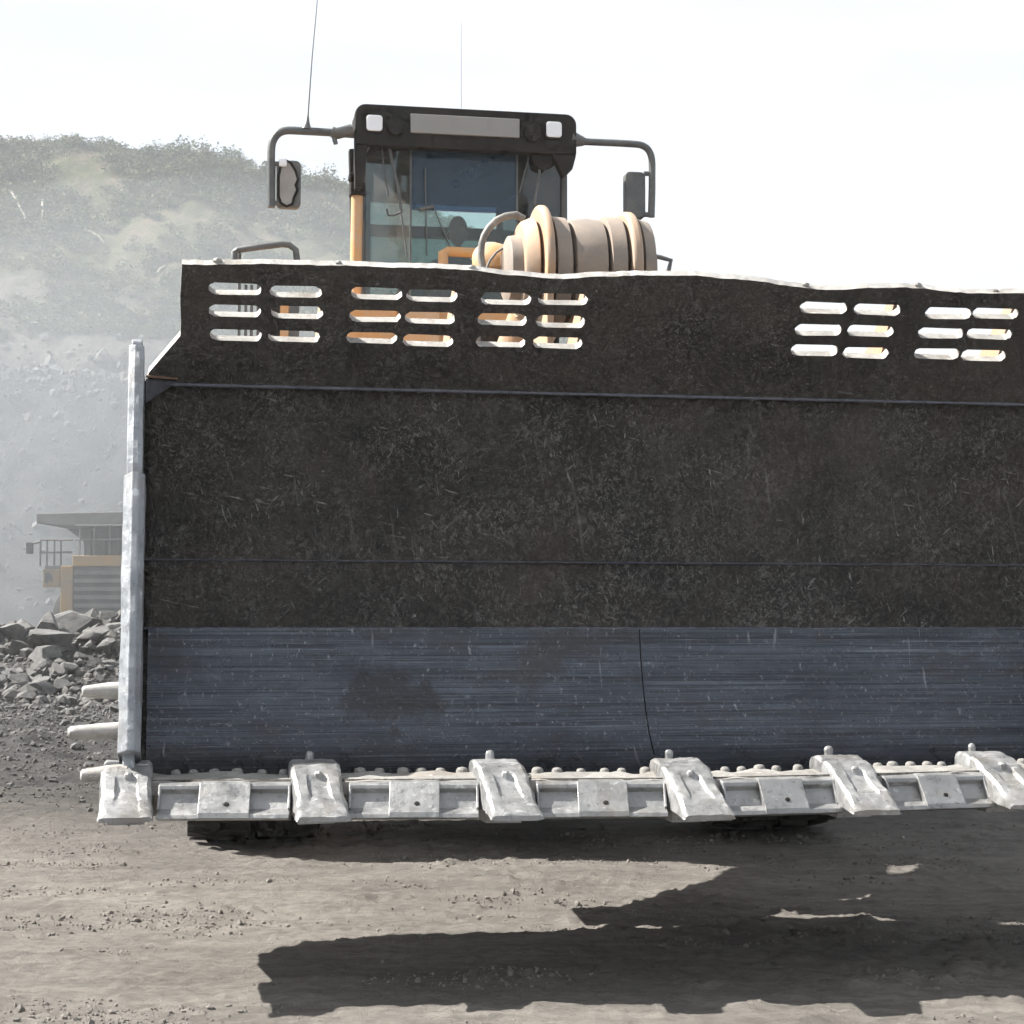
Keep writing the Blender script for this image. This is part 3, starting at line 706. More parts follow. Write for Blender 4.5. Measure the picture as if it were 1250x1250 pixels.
# fenders over the front wheels
for s_ in (-1, 1):
    u0, u1 = sorted((.35 + s_ * 1.25, .35 + s_ * 2.25))
    pts = [(5.95 + 1.50 * math.cos(t), 1.285 + 1.50 * math.sin(t)) for t in [R(20 + 8 * i) for i in range(13)]]
    pts += [(5.95 + 1.54 * math.cos(t), 1.285 + 1.54 * math.sin(t)) for t in [R(116 - 8 * i) for i in range(13)]]
    MB().prism(pts, 0, u0, u1).build('fender', M['orange'], loader, bevel=.01)

# ---- cab --------------------------------------------------------------
CU = .096; CD = 6.65                       # cab axis and front plane
FL = 3.55
cab = MB()
# base below the windows and the frame round them
cab.prism([(CU - .80, CD + .02), (CU + .80, CD + .02), (CU + .64, CD + 1.75), (CU - .64, CD + 1.75)], 2, 2.75, FL)
cab.box((CU - .60, CD - .03, FL - .3), (CU + .60, CD + .03, 4.02))
cab.mi = 1
cab.prism([(CU - .86, CD + .08), (CU + .86, CD + .08), (CU + .62, CD + 1.80), (CU - .62, CD + 1.80)], 2, 5.25, 5.47)
for s_ in (-1, 1):
    cab.bar((CU + s_ * .79, CD + .35, FL), (CU + s_ * .84, CD + .35, 5.3), .07, .09, (0, 1, 0))
    cab.bar((CU + s_ * .60, CD + 1.70, FL), (CU + s_ * .60, CD + 1.70, 5.3), .08, .08, (0, 1, 0))
cab.bar((CU - .6, CD + 1.7, 4.95), (CU + .6, CD + 1.7, 4.95), .08, .10)
cab.mi = 2
cab.prism([(CU - .78, CD + .05), (CU + .78, CD + .05), (CU + .62, CD + 1.72), (CU - .62, CD + 1.72)], 2, FL + .002, FL + .02)
cab.box((CU - .56, CD + 1.66, FL + .02), (CU + .56, CD + 1.72, 4.0))
cab = cab.build('cab', [M['orange'], M['black'], M['cabin']], loader, bevel=.012)
cab['label'] = 'tall glazed cab with black roof visor'
# rounded roof visor frame (front face in photo: dark, with lamps and a grey panel)
def rrect(x0, x1, z0, z1, r, n=6, corners=(1, 1, 1, 1)):
    pts = []
    for (cx_, cz_, a0, on) in ((x1 - r, z1 - r, 0, corners[0]), (x0 + r, z1 - r, 90, corners[1]), (x0 + r, z0 + r, 180, corners[2]), (x1 - r, z0 + r, 270, corners[3])):
        if on: pts += [(cx_ + r * math.cos(R(a0 + 90 * i / n)), cz_ + r * math.sin(R(a0 + 90 * i / n))) for i in range(n + 1)]
        else: pts.append((cx_ + (r if a0 in (0, 270) else -r), cz_ + (r if a0 in (0, 90) else -r)))
    return pts
x0, x1 = CU - .875, CU + .875
vis = MB()
vis.prism(rrect(x0, x1, 5.21, 5.535, .085, corners=(1, 1, 0, 0)), 1, CD - .16, CD - .06)
vis.box((x0 + .02, CD - .06, 5.40), (x1 - .02, CD + .3, 5.52))
# cheeks hanging down beside the angled panes
vis.prism([(x0, 5.215), (x0 + .10, 5.215), (x0 + .062, 4.86), (x0 + .0, 4.86)], 1, CD - .155, CD - .05)
vis.prism([(x1, 5.215), (x1 - .20, 5.215), (x1 - .10, 5.03), (x1 - .03, 5.10)], 1, CD - .155, CD - .05)
vis = vis.build('roof_visor', M['black'], cab, bevel=.012)
def cz(px, py, d=CD - .17): return at(px, py, d)
p0, p1 = cz(501, 138), cz(634, 170)
MB().box((p0.x, CD - .185, p1.z + .008), (p1.x, CD - .158, p0.z - .006)).build('sun_panel', M['panel'], cab, bevel=.006)
for x_, y_ in ((457, 150.5), (676, 158.5)):
    p = cz(x_, y_)
    MB().prism(rrect(p.x - .075, p.x + .075, p.z - .075, p.z + .075, .03), 1, CD - .175, CD - .15).build('lamp_housing', M['black'], cab)
    MB().prism(rrect(p.x - .062, p.x + .062, p.z - .062, p.z + .062, .025), 1, CD - .187, CD - .172).build('work_lamp', M['lamp'], cab, bevel=.006)
for x_, y_ in ((483, 155), (650, 163)):
    p = cz(x_, y_)
    MB().lathe([(CD - .155, .07), (CD - .20, .065), (CD - .205, .02)], (p.x, 0, p.z), 1, 20).build('dark_lamp', M['black'], cab, smooth=40)
for a_, b_ in ((.25, .31), (.40, .44)): MB().box((p0.x + a_, CD + .2, 5.515), (p0.x + b_, CD + .3, 5.555)).build('roof_boss', M['black'], cab)
# glazing: flat middle pane (dark film above), two angled side panes, doors and rear window
gx0, gx1 = at(501, 300, CD).x, at(631, 300, CD).x; sx0, sx1 = at(441, 300, CD + .3).x, at(689, 300, CD + .3).x
zf = at(560, 258, CD).z
MB().box((gx0, CD, zf), (gx1, CD + .012, 5.30)).build('tinted_windscreen', M['film'], cab)
MB().box((gx0, CD, FL + .45), (gx1, CD + .012, zf - .004)).build('windscreen', M['glass'], cab)
for a, b in ((gx0, sx0), (gx1, sx1)):
    MB().loft([[Vector((a, CD, z)), Vector((b, CD + .33, z)), Vector((b, CD + .342, z)), Vector((a, CD + .012, z))] for z in (FL + .30, 5.28)]).build('side_pane', M['sideglass'], cab)
    MB().bar((a, CD - .004, FL + .3), (a, CD - .004, 5.28), .015, .014, (0, 1, 0)).build('pane_seal', M['tubeg'], cab)
    MB().bar((b, CD + .33, FL + .3), (b, CD + .33, 5.28), .05, .05, (0, 1, 0)).build('corner_post', M['tubeg'], cab)
    e = CU + (.60 if b > CU else -.60); MB().loft([[Vector((b, CD + .37, z)), Vector((e, CD + 1.66, z)), Vector((e - .01, CD + 1.66, z)), Vector((b - .01, CD + .37, z))] for z in (FL + .3, 5.22)]).build('door_pane', M['sideglass'], cab)
MB().box((CU - .57, CD + 1.69, 4.005), (CU + .57, CD + 1.70, 4.905)).build('rear_window', M['glass'], cab)
# things inside: seat, console, wheel, ceiling
MB().box((CU - .30, CD + 1.06, 3.93), (CU + .28, CD + 1.52, 4.04)).build('seat_cushion', M['cabin'], cab, bevel=.04)
MB().box((CU - .27, CD + 1.46, 4.0), (CU + .25, CD + 1.58, 4.62)).build('seat_back', M['cabin'], cab, bevel=.05)
MB().box((CU - .2, CD + 1.1, FL + .02), (CU + .2, CD + 1.45, 3.93)).build('seat_base', M['cabin'], cab, bevel=.02)
MB().box((CU + .33, CD + .5, FL + .02), (CU + .60, CD + 1.4, 4.22)).build('console', M['cabin'], cab, bevel=.04)
MB().box((CU - .50, CD + .12, FL + .02), (CU + .45, CD + .34, 4.18)).build('dashboard', M['cabin'], cab, bevel=.04)
MB().prism([(CU - .76, CD + .10), (CU + .76, CD + .10), (CU + .56, CD + 1.66), (CU - .56, CD + 1.66)], 2, 5.19, 5.24).build('headliner', M['cabin'], cab)
mb = MB(); cst = Vector((CU - .03, CD + .62, 4.22)); mb.tube([cst + Vector((.2 * math.cos(t), .08 * math.sin(t), .18 * math.sin(t))) for t in [2 * math.pi * i / 24 for i in range(25)]], .014, 8); mb.tube([cst, cst + Vector((0, -.25, -.35))], .03, 8); mb.build('steering_wheel', M['black'], cab, smooth=60)
# orange post with black clamp at the left corner
pa, pb = at(433, 335, CD - .02), at(436, 236, CD - .02); pa.z = FL
mb = MB(); mb.tube([pa, pb], .046, 16); mb.build('corner_pillar', M['orange'], cab, smooth=50)
pk = at(437, 232, CD - .02)
MB().box((pk.x - .065, CD - .09, pk.z - .05), (pk.x + .05, CD + .05, pk.z + .045)).box((pk.x - .075, CD - .09, pk.z + .07), (pk.x - .03, CD + .02, pk.z + .12)).build('pillar_clamp', M['black'], cab, bevel=.01)
# wiper gear: brackets below the visor and hanging arms
def tubes(name, paths, mat, parent, dflt=CD - .09):
    mb = MB()
    for pts, r, d in paths:
        mb.tube([at(x_, y_, d) for x_, y_ in pts], r, 8)
    return mb.build(name, mat, parent, smooth=60)
tubes('wiper', [([(443, 190), (450, 178), (463, 167), (480, 164), (495, 165)], .016, CD - .10), ([(473, 168), (480, 205), (487, 232), (490, 260)], .013, CD - .07), ([(490, 259), (480, 263), (474, 263), (472, 255)], .009, CD - .07), ([(465, 170), (468, 200), (474, 240)], .007, CD - .05), ([(490, 262), (497, 312)], .007, CD - .05)], M['tubeg'], cab)
tubes('wiper', [([(641, 172), (650, 167), (663, 169), (680, 180), (690, 192)], .016, CD - .10), ([(662, 172), (658, 215), (652, 250)], .012, CD - .07), ([(646, 190), (634, 235)], .006, CD - .05)], M['tubeg'], cab)
tubes('wiper', [([(519, 205), (520, 262), (521, 312)], .006, CD - .03), ([(512, 256), (521, 254), (530, 252)], .016, CD - .03), ([(530, 255), (545, 290), (552, 312)], .005, CD - .03)], M['tubeg'], cab)
MB().prism([(at(442, 193, CD - .1).x, at(442, 193, CD - .1).z), (at(462, 167, CD - .1).x, at(462, 167, CD - .1).z), (at(498, 164, CD - .1).x, at(498, 164, CD - .1).z), (at(498, 173, CD - .1).x, at(498, 173, CD - .1).z), (at(470, 172, CD - .1).x, at(470, 172, CD - .1).z)], 1, CD - .10, CD + .05).build('wiper_bracket', M['black'], cab)
MB().prism([(at(644, 171, CD - .1).x, at(644, 171, CD - .1).z), (at(676, 171, CD - .1).x, at(676, 171, CD - .1).z), (at(676, 197, CD - .1).x, at(676, 197, CD - .1).z), (at(664, 208, CD - .1).x, at(664, 208, CD - .1).z), (at(652, 202, CD - .1).x, at(652, 202, CD - .1).z)], 1, CD - .10, CD + .05).build('wiper_bracket', M['black'], cab)
# mirrors on bent tube arms, aerials
DM = CD - .10
mb = MB(); mb.tube([at(432, 164, DM), at(410, 162, DM), at(372, 160, DM)] + arc(at(352, 159, DM), at(331, 160, DM), at(331, 186, DM), 7) + [at(331, 210, DM), at(331, 253, DM)], .031, 12)
mb.tube([at(405, 161, DM - .05), at(412, 163, DM - .05), at(430, 158, DM - .05)], .045, 10); mb.tube([at(407, 165, DM - .05), at(410, 176, DM - .05)], .018, 8); mb.build('mirror_arm', M['tubeg'], cab, smooth=60)
mb = MB(); mb.tube([at(697, 172, DM), at(716, 173, DM), at(760, 175, DM)] + arc(at(776, 176, DM), at(796, 177, DM), at(796, 200, DM), 7) + [at(796, 230, DM), at(795, 265, DM)], .028, 12)
mb.tube([at(697, 170, DM), at(713, 173, DM)], [.07, .035], 10); mb.build('mirror_arm', M['tubeg'], cab, smooth=60)
def mirror(x0_, y0_, x1_, y1_, label, brk):
    a, b = at(x0_, y0_, DM), at(x1_, y1_, DM); cx_ = (a.x + b.x) / 2; 
    o = MB().prism(rrect(a.x, b.x, b.z, a.z, .04), 1, DM - .01, DM + .08).build('mirror', M['tubeg'], cab, bevel=.012); o['label'] = label
    MB().prism(rrect(a.x + .018, b.x - .018, b.z + .018, a.z - .018, .03), 1, DM + .079, DM + .085).build('mirror_glass', M['mirror'], o) if False else None
    return o
mr = mirror(338, 195, 367, 254, 'mirror head with a wavy torn cover', 0)
# torn cover strip on the near mirror: pale field framed by a dark ragged edge
mb = MB(); ed = [(343, 202), (348, 195), (355, 199), (361, 209), (364, 219), (361, 226), (363, 232), (359, 241), (357, 249), (350, 252), (343, 248), (340, 240), (340, 215)]
mb.tube([at(x_, y_, DM - .02) for x_, y_ in ed + ed[:1]], .011, 8); mb.build('mirror_cover_edge', M['black'], cab, smooth=60)
mb = MB(); pts = [at(x_, y_, DM - .02) for x_, y_ in ed]; mb.prism([(p.x, p.z) for p in pts], 1, DM - .022, DM - .008); mb.build('mirror_cover', simple('mirror_cover_cloth', (.30, .285, .27), .7, 0, var=.2, sc=4), cab)
MB().box((at(345, 200, DM).x - .03, DM - .05, at(345, 200, DM).z - .03), (at(345, 200, DM).x + .03, DM + .0, at(345, 200, DM).z + .03)).build('mirror_clamp', M['lamp'], cab, bevel=.012)
mirror(763, 209, 788, 267, 'plain dark mirror head', 1)
for x0_, x1_, ys_ in ((786, 796, (212, 262)), (332, 344, (200, 248))):
    for y_ in ys_: mb = MB(); mb.tube([at(x0_, y_, DM), at(x1_, y_, DM)], .02, 8); mb.build('mirror_bracket', M['tubeg'], cab, smooth=60)
mb = MB(); mb.tube([at(374, 158, DM), at(375, 150, DM), at(376, 140, DM), at(381, 70, DM), at(388, -6, DM)], [.045, .02, .006, .0042, .003], 8); mb.build('aerial', M['tubeg'], cab, smooth=60)
mb = MB(); mb.tube([at(563, 132, CD + 1.2), at(563, 27, CD + 1.2)], [.0025, .0015], 6); mb.build('aerial', M['tubeg'], cab, smooth=60)

# ---- platforms, rails, ladder, rear body --------------------------------
tubes('handrail', [([(287, 330), (286, 308), (290, 305), (320, 301), (345, 298), (353, 299), (361, 305), (364, 330)], .026, CD - .25)], M['tubeg'], loader)
tubes('grab_handle', [([(541, 330), (541, 309), (546, 307), (565, 308), (587, 309), (590, 312), (590, 330)], .040, CD - .4)], M['orange'], loader)
tubes('small_rail', [([(788, 311), (806, 314), (819, 318), (816, 330)], .018, CD - 1.2)], M['tubeg'], loader)
MB().box((at(283, 330, CD - .2).x, CD - .3, 3.10), (at(425, 330, CD - .2).x, CD + 1.6, 3.20)).build('platform', M['grey'], loader, bevel=.01)
for x_ in (292, 300, 307, 315):
    p = at(x_, 380, CD - .1); MB().bar((p.x, CD - .1, 3.2), (p.x, CD - .1, 4.35 - (.25 if x_ > 292 else 0)), .022, .022, (0, 1, 0)).build('rail_post', M['tubeg'], loader)
for x_, y0_, y1_, mk in ((347, 366, 400, 'orange'), (358, 366, 385, 'tubeg'), (336, 366, 378, 'black')):
    p = at(x_, y0_, CD - .2); q = at(x_, y1_, CD - .2); MB().box((p.x - .045, CD - .22, 3.2), (p.x + .045, CD - .12, p.z)).build('step_box', M[mk], loader, bevel=.008)
MB().box((at(421, 330, CD - .2).x, CD - .22, 3.05), (at(486, 330, CD - .2).x, CD - .04, 4.02)).build('side_cabinet', M['orange'], loader, bevel=.02)
MB().box((at(490, 330, CD - .3).x, CD - .34, 3.05), (at(536, 330, CD - .3).x, CD - .20, 3.98)).build('side_cabinet', M['orange'], loader, bevel=.02)
MB().box((at(583, 330, 4.6).x, 4.5, 3.05), (at(614, 330, 4.6).x, 4.7, 3.52)).build('valve_cover', M['black'], loader, bevel=.02)
MB().prism([(8.5, 1.2), (13.4, 1.2), (13.6, 2.0), (13.4, 3.6), (8.6, 3.75)], 0, -.65, 1.35).build('engine_hood', M['orange'], loader, bevel=.05)
MB().prism([(7.2, .8), (13.2, .85), (13.0, 1.3), (7.2, 1.5)], 0, -.2, .9).build('rear_frame', M['tan'], loader, bevel=.03)
MB().box((-1.9, 12.9, .9), (2.6, 13.9, 2.2)).build('counterweight', M['orange'], loader, bevel=.12)
for s_ in (-1, 1):
    u0, u1 = sorted((.35 + s_ * 1.2, .35 + s_ * 2.25)); MB().box((u0, 9.9, 2.66), (u1, 12.9, 2.74)).build('rear_fender', M['orange'], loader, bevel=.02)

# ------------------------------------------------------------------ operator
def skin_body(name, verts, edges, root, mat, parent=None, lvl=2):
    me = bpy.data.meshes.new(name); me.from_pydata([v[0] for v in verts], edges, [])
    o = bpy.data.objects.new(name, me); COL.objects.link(o); me.materials.append(mat)
    if parent: o.parent = parent
    md = o.modifiers.new('skin', 'SKIN'); md.use_smooth_shade = True
    sv = me.skin_vertices[0].data if me.skin_vertices else None
    if sv is None:
        bpy.context.view_layer.objects.active = o
        bm = bmesh.new(); bm.from_mesh(me); bm.verts.layers.skin.verify(); bm.to_mesh(me); bm.free(); sv = me.skin_vertices[0].data
    for i, v in enumerate(verts):
        sv[i].radius = v[1] if isinstance(v[1], tuple) else (v[1], v[1]); sv[i].use_root = (i == root)
    sb = o.modifiers.new('sub', 'SUBSURF'); sb.levels = lvl; sb.render_levels = lvl
    return o
hp = at(559, 284, CD + 1.22)               # head centre
rw = ORG + UX * hp.x + VX * (CD + 1.25)
person = thing('person', 'operator in a dark blue shirt seated behind the cab windscreen', 'person', (rw.x, rw.y, FL + .5 + DROP), YAW)
hzr = hp.z - FL - .5                       # head height above the seat
sh = hzr - .27
B = [((0, .02, .02), (.16, .12)), ((0, .03, .22), (.15, .11)), ((0, .02, sh - .08), (.17, .11)), ((0, 0, sh + .02), (.10, .08)), ((0, -.02, sh + .12), .055),
     ((-.19, 0, sh - .02), .068), ((-.26, -.10, sh - .27), .052), ((-.20, -.36, sh - .24), .042), ((-.15, -.46, sh - .20), .035),
     ((.19, 0, sh - .02), .068), ((.27, -.08, sh - .27), .052), ((.22, -.34, sh - .26), .042), ((.17, -.45, sh - .22), .035),
     ((-.11, -.05, 0), .095), ((-.14, -.46, .05), .07), ((-.14, -.52, -.38), .05), ((-.14, -.66, -.43), .045),
     ((.11, -.05, 0), .095), ((.14, -.46, .05), .07), ((.14, -.52, -.38), .05), ((.14, -.66, -.43), .045)]
E_ = [(0, 1), (1, 2), (2, 3), (3, 4), (2, 5), (5, 6), (6, 7), (7, 8), (2, 9), (9, 10), (10, 11), (11, 12), (0, 13), (13, 14), (14, 15), (15, 16), (0, 17), (17, 18), (18, 19), (19, 20)]
skin_body('body', B, E_, 0, M['shirt'], person)
# head with face, ears, hair
mb = MB(); rings = []
for k in range(17):
    t = math.pi * k / 16; zz = .125 * math.cos(t); rr = math.sin(t)
    ring = []
    for i in range(24):
        a = 2 * math.pi * i / 24; x_ = .078 * rr * math.cos(a); y_ = .098 * rr * math.sin(a)
        if zz < -.02: x_ *= 1 - .28 * min(1, (-.02 - zz) / .1); y_ *= 1 - .10 * min(1, (-.02 - zz) / .1)
        front = max(0, -math.sin(a)) ** 6
        y_ -= .024 * front * math.exp(-((zz + .025) / .022) ** 2) * (1 if abs(math.cos(a)) < .25 else .25)     # nose
        y_ += .010 * math.exp(-((zz - .008) / .014) ** 2) * max(0, -math.sin(a)) * (1 if .2 < abs(math.cos(a)) < .7 else 0)  # eye sockets
        y_ -= .006 * math.exp(-((zz + .065) / .012) ** 2) * front                                             # lips
        ring.append(Vector((x_, y_ - .02, hzr + zz)))
    rings.append(ring)
mb.loft(rings)
for s_ in (-1, 1):
    mb.lathe([(-.008, .012), (-.006, .03), (.006, .03), (.008, .012)], (s_ * .080, .0, hzr - .01), 0, 12)
mb.build('head', M['skin'], person, smooth=80)
mb = MB(); rings = []
for k in range(9):
    t = math.pi * .56 * k / 8
    rings.append([Vector((.085 * math.sin(t) * math.cos(a), -.008 + .104 * math.sin(t) * math.sin(a), hzr + .012 + .126 * math.cos(t) + (.055 * max(0, -math.sin(a)) * (k / 8)))) for a in [2 * math.pi * i / 24 for i in range(24)]])
mb.loft(rings); mb.build('hair', M['hair'], person, smooth=80)
for s_ in (-1, 1):
    hb = Vector((s_ * .16, -.47, sh - .205)); o_ = hb
    V0 = [(hb, .026), (hb + Vector((0, -.05, .005)), .03)]
    Ed = [(0, 1)]
    for f_, (fx, ln) in enumerate(((-.027, .065), (-.009, .075), (.010, .07), (.028, .055))):
        b_ = len(V0); V0 += [(hb + Vector((fx, -.075, .008)), .0095), (hb + Vector((fx, -.075 - ln * .5, .0)), .009), (hb + Vector((fx, -.075 - ln * .6, -.03)), .008)]
        Ed += [(1, b_), (b_, b_ + 1), (b_ + 1, b_ + 2)]
    b_ = len(V0); V0 += [(hb + Vector((-s_ * .035, -.035, 0)), .011), (hb + Vector((-s_ * .05, -.075, -.01)), .009)]; Ed += [(0, b_), (b_, b_ + 1)]
    skin_body('hand', V0, Ed, 0, M['skin'], person, 1)

# ------------------------------------------------------------------ haul truck far left
TY = 50.0
def tz(py): return CAM_H + (765 - py) * TY / F_PX
def tx(px): return (px - 625) * TY / F_PX
TC = tx(168)
truck = thing('haul_truck', 'dusty yellow haul truck with a dark flat canopy behind the rubble heap', 'haul truck', (TC, TY, 0), R(-3))
X = lambda px: tx(px) - TC
hw = -X(51)
t_ = truck
MB().prism([(-hw, tz(640)), (-hw, tz(628)), (hw, tz(624)), (hw, tz(636)), (hw - .55, tz(640)), (-hw + .55, tz(643))], 1, -.7, 2.2).build('canopy', M['tsteel'], t_, bevel=.03)
MB().prism([(-hw + .25, tz(642)), (hw - .25, tz(640)), (hw - .75, tz(660)), (hw - .8, tz(700)), (-hw + .8, tz(700)), (-hw + .75, tz(658))], 1, 1.2, 8.3).build('dump_body', M['tsteel'], t_, bevel=.05)
for i in range(5):
    xx = X(94 + i * 18); MB().box((xx - .05, 1.05, tz(690)), (xx + .05, 1.21, tz(646))).build('body_rib', M['tsteel'], t_)
dz_ = tz(692)
MB().box((-hw + .35, -1.0, dz_ - .14), (hw - .35, 1.1, dz_)).build('deck', M['tsteel'], t_, bevel=.02)
gl, gr = X(102), -X(102)
MB().box((gl, -1.12, tz(693)), (gr, -1.0, tz(680))).build('deck_beam', M['truck'], t_, bevel=.02)
for a in (-1, 1): MB().box((a * -gl - (.3 if a > 0 else 0) if a < 0 else gr, -1.1, 1.2), ((gl if a < 0 else gr + .32) if a > 0 else gl + .0 + 0.0001, -.8, tz(693))) if False else None
for a, b in ((X(87), X(102)), (-X(102), -X(87))): MB().box((a, -1.08, 1.15), (b, -.4, tz(692))).build('grille_post', M['truck'], t_, bevel=.03)
MB().box((gl, -.98, 1.2), (gr, -.9, tz(694))).build('radiator', M['tblack'], t_)
for i in range(8):
    zz = 1.35 + i * .22; MB().box((gl + .02, -1.05, zz), (gr - .02, -.985, zz + .11)).build('grille_slat', M['tsteel'], t_)
MB().box((-hw + .7, -1.3, .85), (hw - .7, -.9, 1.2)).build('bumper', M['truck'], t_, bevel=.04)
# number board left of the grille
MB().box((X(65), -1.02, tz(718)), (X(86), -.94, tz(696))).build('number_board', M['truck'], t_, bevel=.02)
MB().prism([(X(67), tz(711)), (X(68), tz(701)), (X(72), tz(699)), (X(76), tz(704)), (X(77), tz(712)), (X(73), tz(709)), (X(70), tz(714))], 1, -1.032, -1.022).build('board_smudge', M['tblack'], t_)
for s_ in (-1, 1):
    mb = MB(); q = lambda px, py: Vector((X(px) if s_ < 0 else -X(px), -.98, tz(py)))
    for a in (61, 69, 78, 86): mb.tube([q(a, 692), q(a, 661)], .028, 6)
    for yy in (661, 676): mb.tube([q(60, yy), q(100 if s_ < 0 else 86, yy)], .028, 6)
    mb.tube([q(61, 663), q(48, 666)], .03, 6)
    mb.build('deck_railing', M['tsteel'], t_, smooth=60)
    p = q(48, 671); MB().box((p.x - .09, -1.05, p.z - .15), (p.x + .09, -.93, p.z + .16)).build('wing_mirror', M['tblack'], t_, bevel=.02)
mb = MB(); q = lambda px, py: Vector((X(px), -1.06, tz(py)))
for px in (110, 127, 146, 165, 184, 203): mb.tube([q(px, 690), q(px, 644)], .022, 6)
for py in (644, 661): mb.tube([q(104, py), q(232, py)], .022, 6)
mb.build('front_railing', M['tsteel'], t_, smooth=60)
for s_ in (-1, 1):
    for d in (1.0, 6.3):
        c = Vector((s_ * (hw - .62), d, 1.22)); mb = MB(); mb.lathe([(-.36, .7), (-.40, 1.0), (-.34, 1.2), (-.2, 1.24), (.2, 1.24), (.34, 1.2), (.40, 1.0), (.36, .7)], c, 0, 36)
        wh = mb.build('wheel', M['rubber'], t_, smooth=40)
        MB().lathe([(s_ * .30, .03), (s_ * .30, .3), (s_ * .2, .5), (s_ * .37, .68), (s_ * .1, .7)], c, 0, 30).build('wheel_rim', M['truck'], wh, smooth=40)
MB().box((.2, -.75, dz_), (1.9, .8, tz(645))).build('truck_cab', M['truck'], t_, bevel=.06)
MB().box((.32, -.77, dz_ + .35), (1.78, -.745, tz(650))).build('cab_window', M['sideglass'], t_)
MB().box((-1.0, -.6, .9), (1.0, 7.5, 1.6)).build('chassis', M['tblack'], t_, bevel=.03)

# ------------------------------------------------------------------ rubble heap
def rock_mesh(seed, flat=.8):
    rnd = np.random.default_rng(seed); bm = bmesh.new(); bmesh.ops.create_icosphere(bm, subdivisions=3, radius=1)
    co = np.array([v.co for v in bm.verts])
    for _ in range(11):                                              # chip flat faces off
        n = rnd.normal(size=3); n /= np.linalg.norm(n); c = rnd.uniform(.38, .80); dd = co @ n; over = np.clip(dd - c, 0, None); co -= np.outer(over, n)
    co *= np.array([1.25, rnd.uniform(.8, 1.15), rnd.uniform(.75, 1.15)]); co += .03 * fbm(co * 3.1 + seed, 3, seed)[:, None] * co
    for v, p in zip(bm.verts, co): v.co = p
    me = bpy.data.meshes.new('rock'); bm.to_mesh(me); bm.free(); me.materials.append(M['rock']); return me
RM = [rock_mesh(100 + i) for i in range(9)]
rr_ = random.Random(3)
def add_rock(x, y, r, label, group='rubble heap behind the loader', sink=.35, z=None):
    o = bpy.data.objects.new('rock', rr_.choice(RM)); COL.objects.link(o)
    o.location = (x, y, (gz(x, y) if z is None else z) + r * (.75 - sink)); o.scale = (r, r * rr_.uniform(.8, 1.1), r * rr_.uniform(.8, 1.05)); o.rotation_euler = (rr_.uniform(-.6, .6), rr_.uniform(-.6, .6), rr_.uniform(0, 6.28))
    return tag(o, label, 'rock', group)
def g_at(px, y): return (px - 625) / F_PX * y
big = [(66, 36.5, .46, 'pale angular boulder low in the middle of the rubble heap'), (92, 38.5, .60, 'largest pale boulder on top of the rubble heap under the truck'), (20, 37.2, .36, 'blocky grey boulder at the left of the rubble heap'),
       (118, 36.8, .36, 'flat tilted boulder in the rubble heap beside the bucket edge'), (140, 38.4, .38, 'dark boulder on the heap crest touching the bucket edge in view')]
for px, y, r, lb in big: add_rock(g_at(px, y), y, r, lb, sink=.3)
for i in range(235):
    y = rr_.uniform(33.6, 41.5); x = g_at(rr_.uniform(-25, 185), y); r = min(.34, max(.07, rr_.lognormvariate(-2.05, .5)))
    add_rock(x, y, r, 'grey broken rock in the rubble heap below the haul truck')
for i in range(60):
    y = 17 + 18 * rr_.random() ** .7; x = g_at(rr_.uniform(-20, 170), y); r = rr_.uniform(.03, .10) * (y / 26)
    add_rock(x, y, r, 'small loose stone on the dark ground left of the bucket', 'loose stones on the ground', .45)
# crumbs and fines too many to count
def scatter(name, pts, rads, mat, kind='stuff', seed=1, big=False):
    rnd = np.random.default_rng(seed); bm = bmesh.new(); bmesh.ops.create_icosphere(bm, subdivisions=2 if big else 1, radius=1)
    bv = np.array([v.co for v in bm.verts]); bf = np.array([[v.index for v in f.verts] for f in bm.faces]); bm.free()
    n = len(pts); A = rnd.uniform(0, 6.28, n); sc = rnd.uniform(.55, 1.1, (n, 3)); jit = 1 + .35 * rnd.uniform(-1, 1, (n, len(bv), 1))
    vv = bv[None] * jit * sc[:, None] * rads[:, None, None]
    c, s = np.cos(A)[:, None], np.sin(A)[:, None]; x = vv[..., 0] * c - vv[..., 1] * s; y = vv[..., 0] * s + vv[..., 1] * c
    vv = np.stack([x, y, vv[..., 2]], -1) + pts[:, None]
    fcs = (bf[None] + (np.arange(n) * len(bv))[:, None, None]).reshape(-1, 3)
    me = bpy.data.meshes.new(name); me.from_pydata(vv.reshape(-1, 3).tolist(), [], fcs.tolist()); me.materials.append(mat)
    o = bpy.data.objects.new(name, me); COL.objects.link(o); o['kind'] = kind; return o
n = 46000; yy = 5.2 + 9 * rng.random(n) ** 1.25; xx = rng.uniform(-1, 1, n) * (yy * .30 + .3); P = np.stack([xx, yy, xx * 0], 1)
keep = fbm(np.stack([xx * 1.1, yy * 2.4, xx * 0], 1), 4, 77, .6) + rng.uniform(-.30, .30, n) > .42; P = P[keep]; rad = np.clip(rng.lognormal(-5.35, .55, len(P)), .0025, .021); P[:, 2] = ground_z(P) + rad * .25
crumbs = scatter('soil_crumbs', P, rad, M['pebble']); tag(crumbs, 'crumbs of dry grey soil strewn over the ground', 'soil')
n = 9500; yy = 15 + 27 * rng.random(n) ** .8; xx = (rng.uniform(-40, 190, n) - 625) / F_PX * yy; P = np.stack([xx, yy, xx * 0], 1); rad = np.clip(rng.lognormal(-4.3, .6, n), .005, .07) * (yy / 26) ** 1.5; rad = np.where((yy > 33) & (yy < 42), rad * rng.uniform(1, 2.6, n), rad); P[:, 2] = ground_z(P) + rad * .2
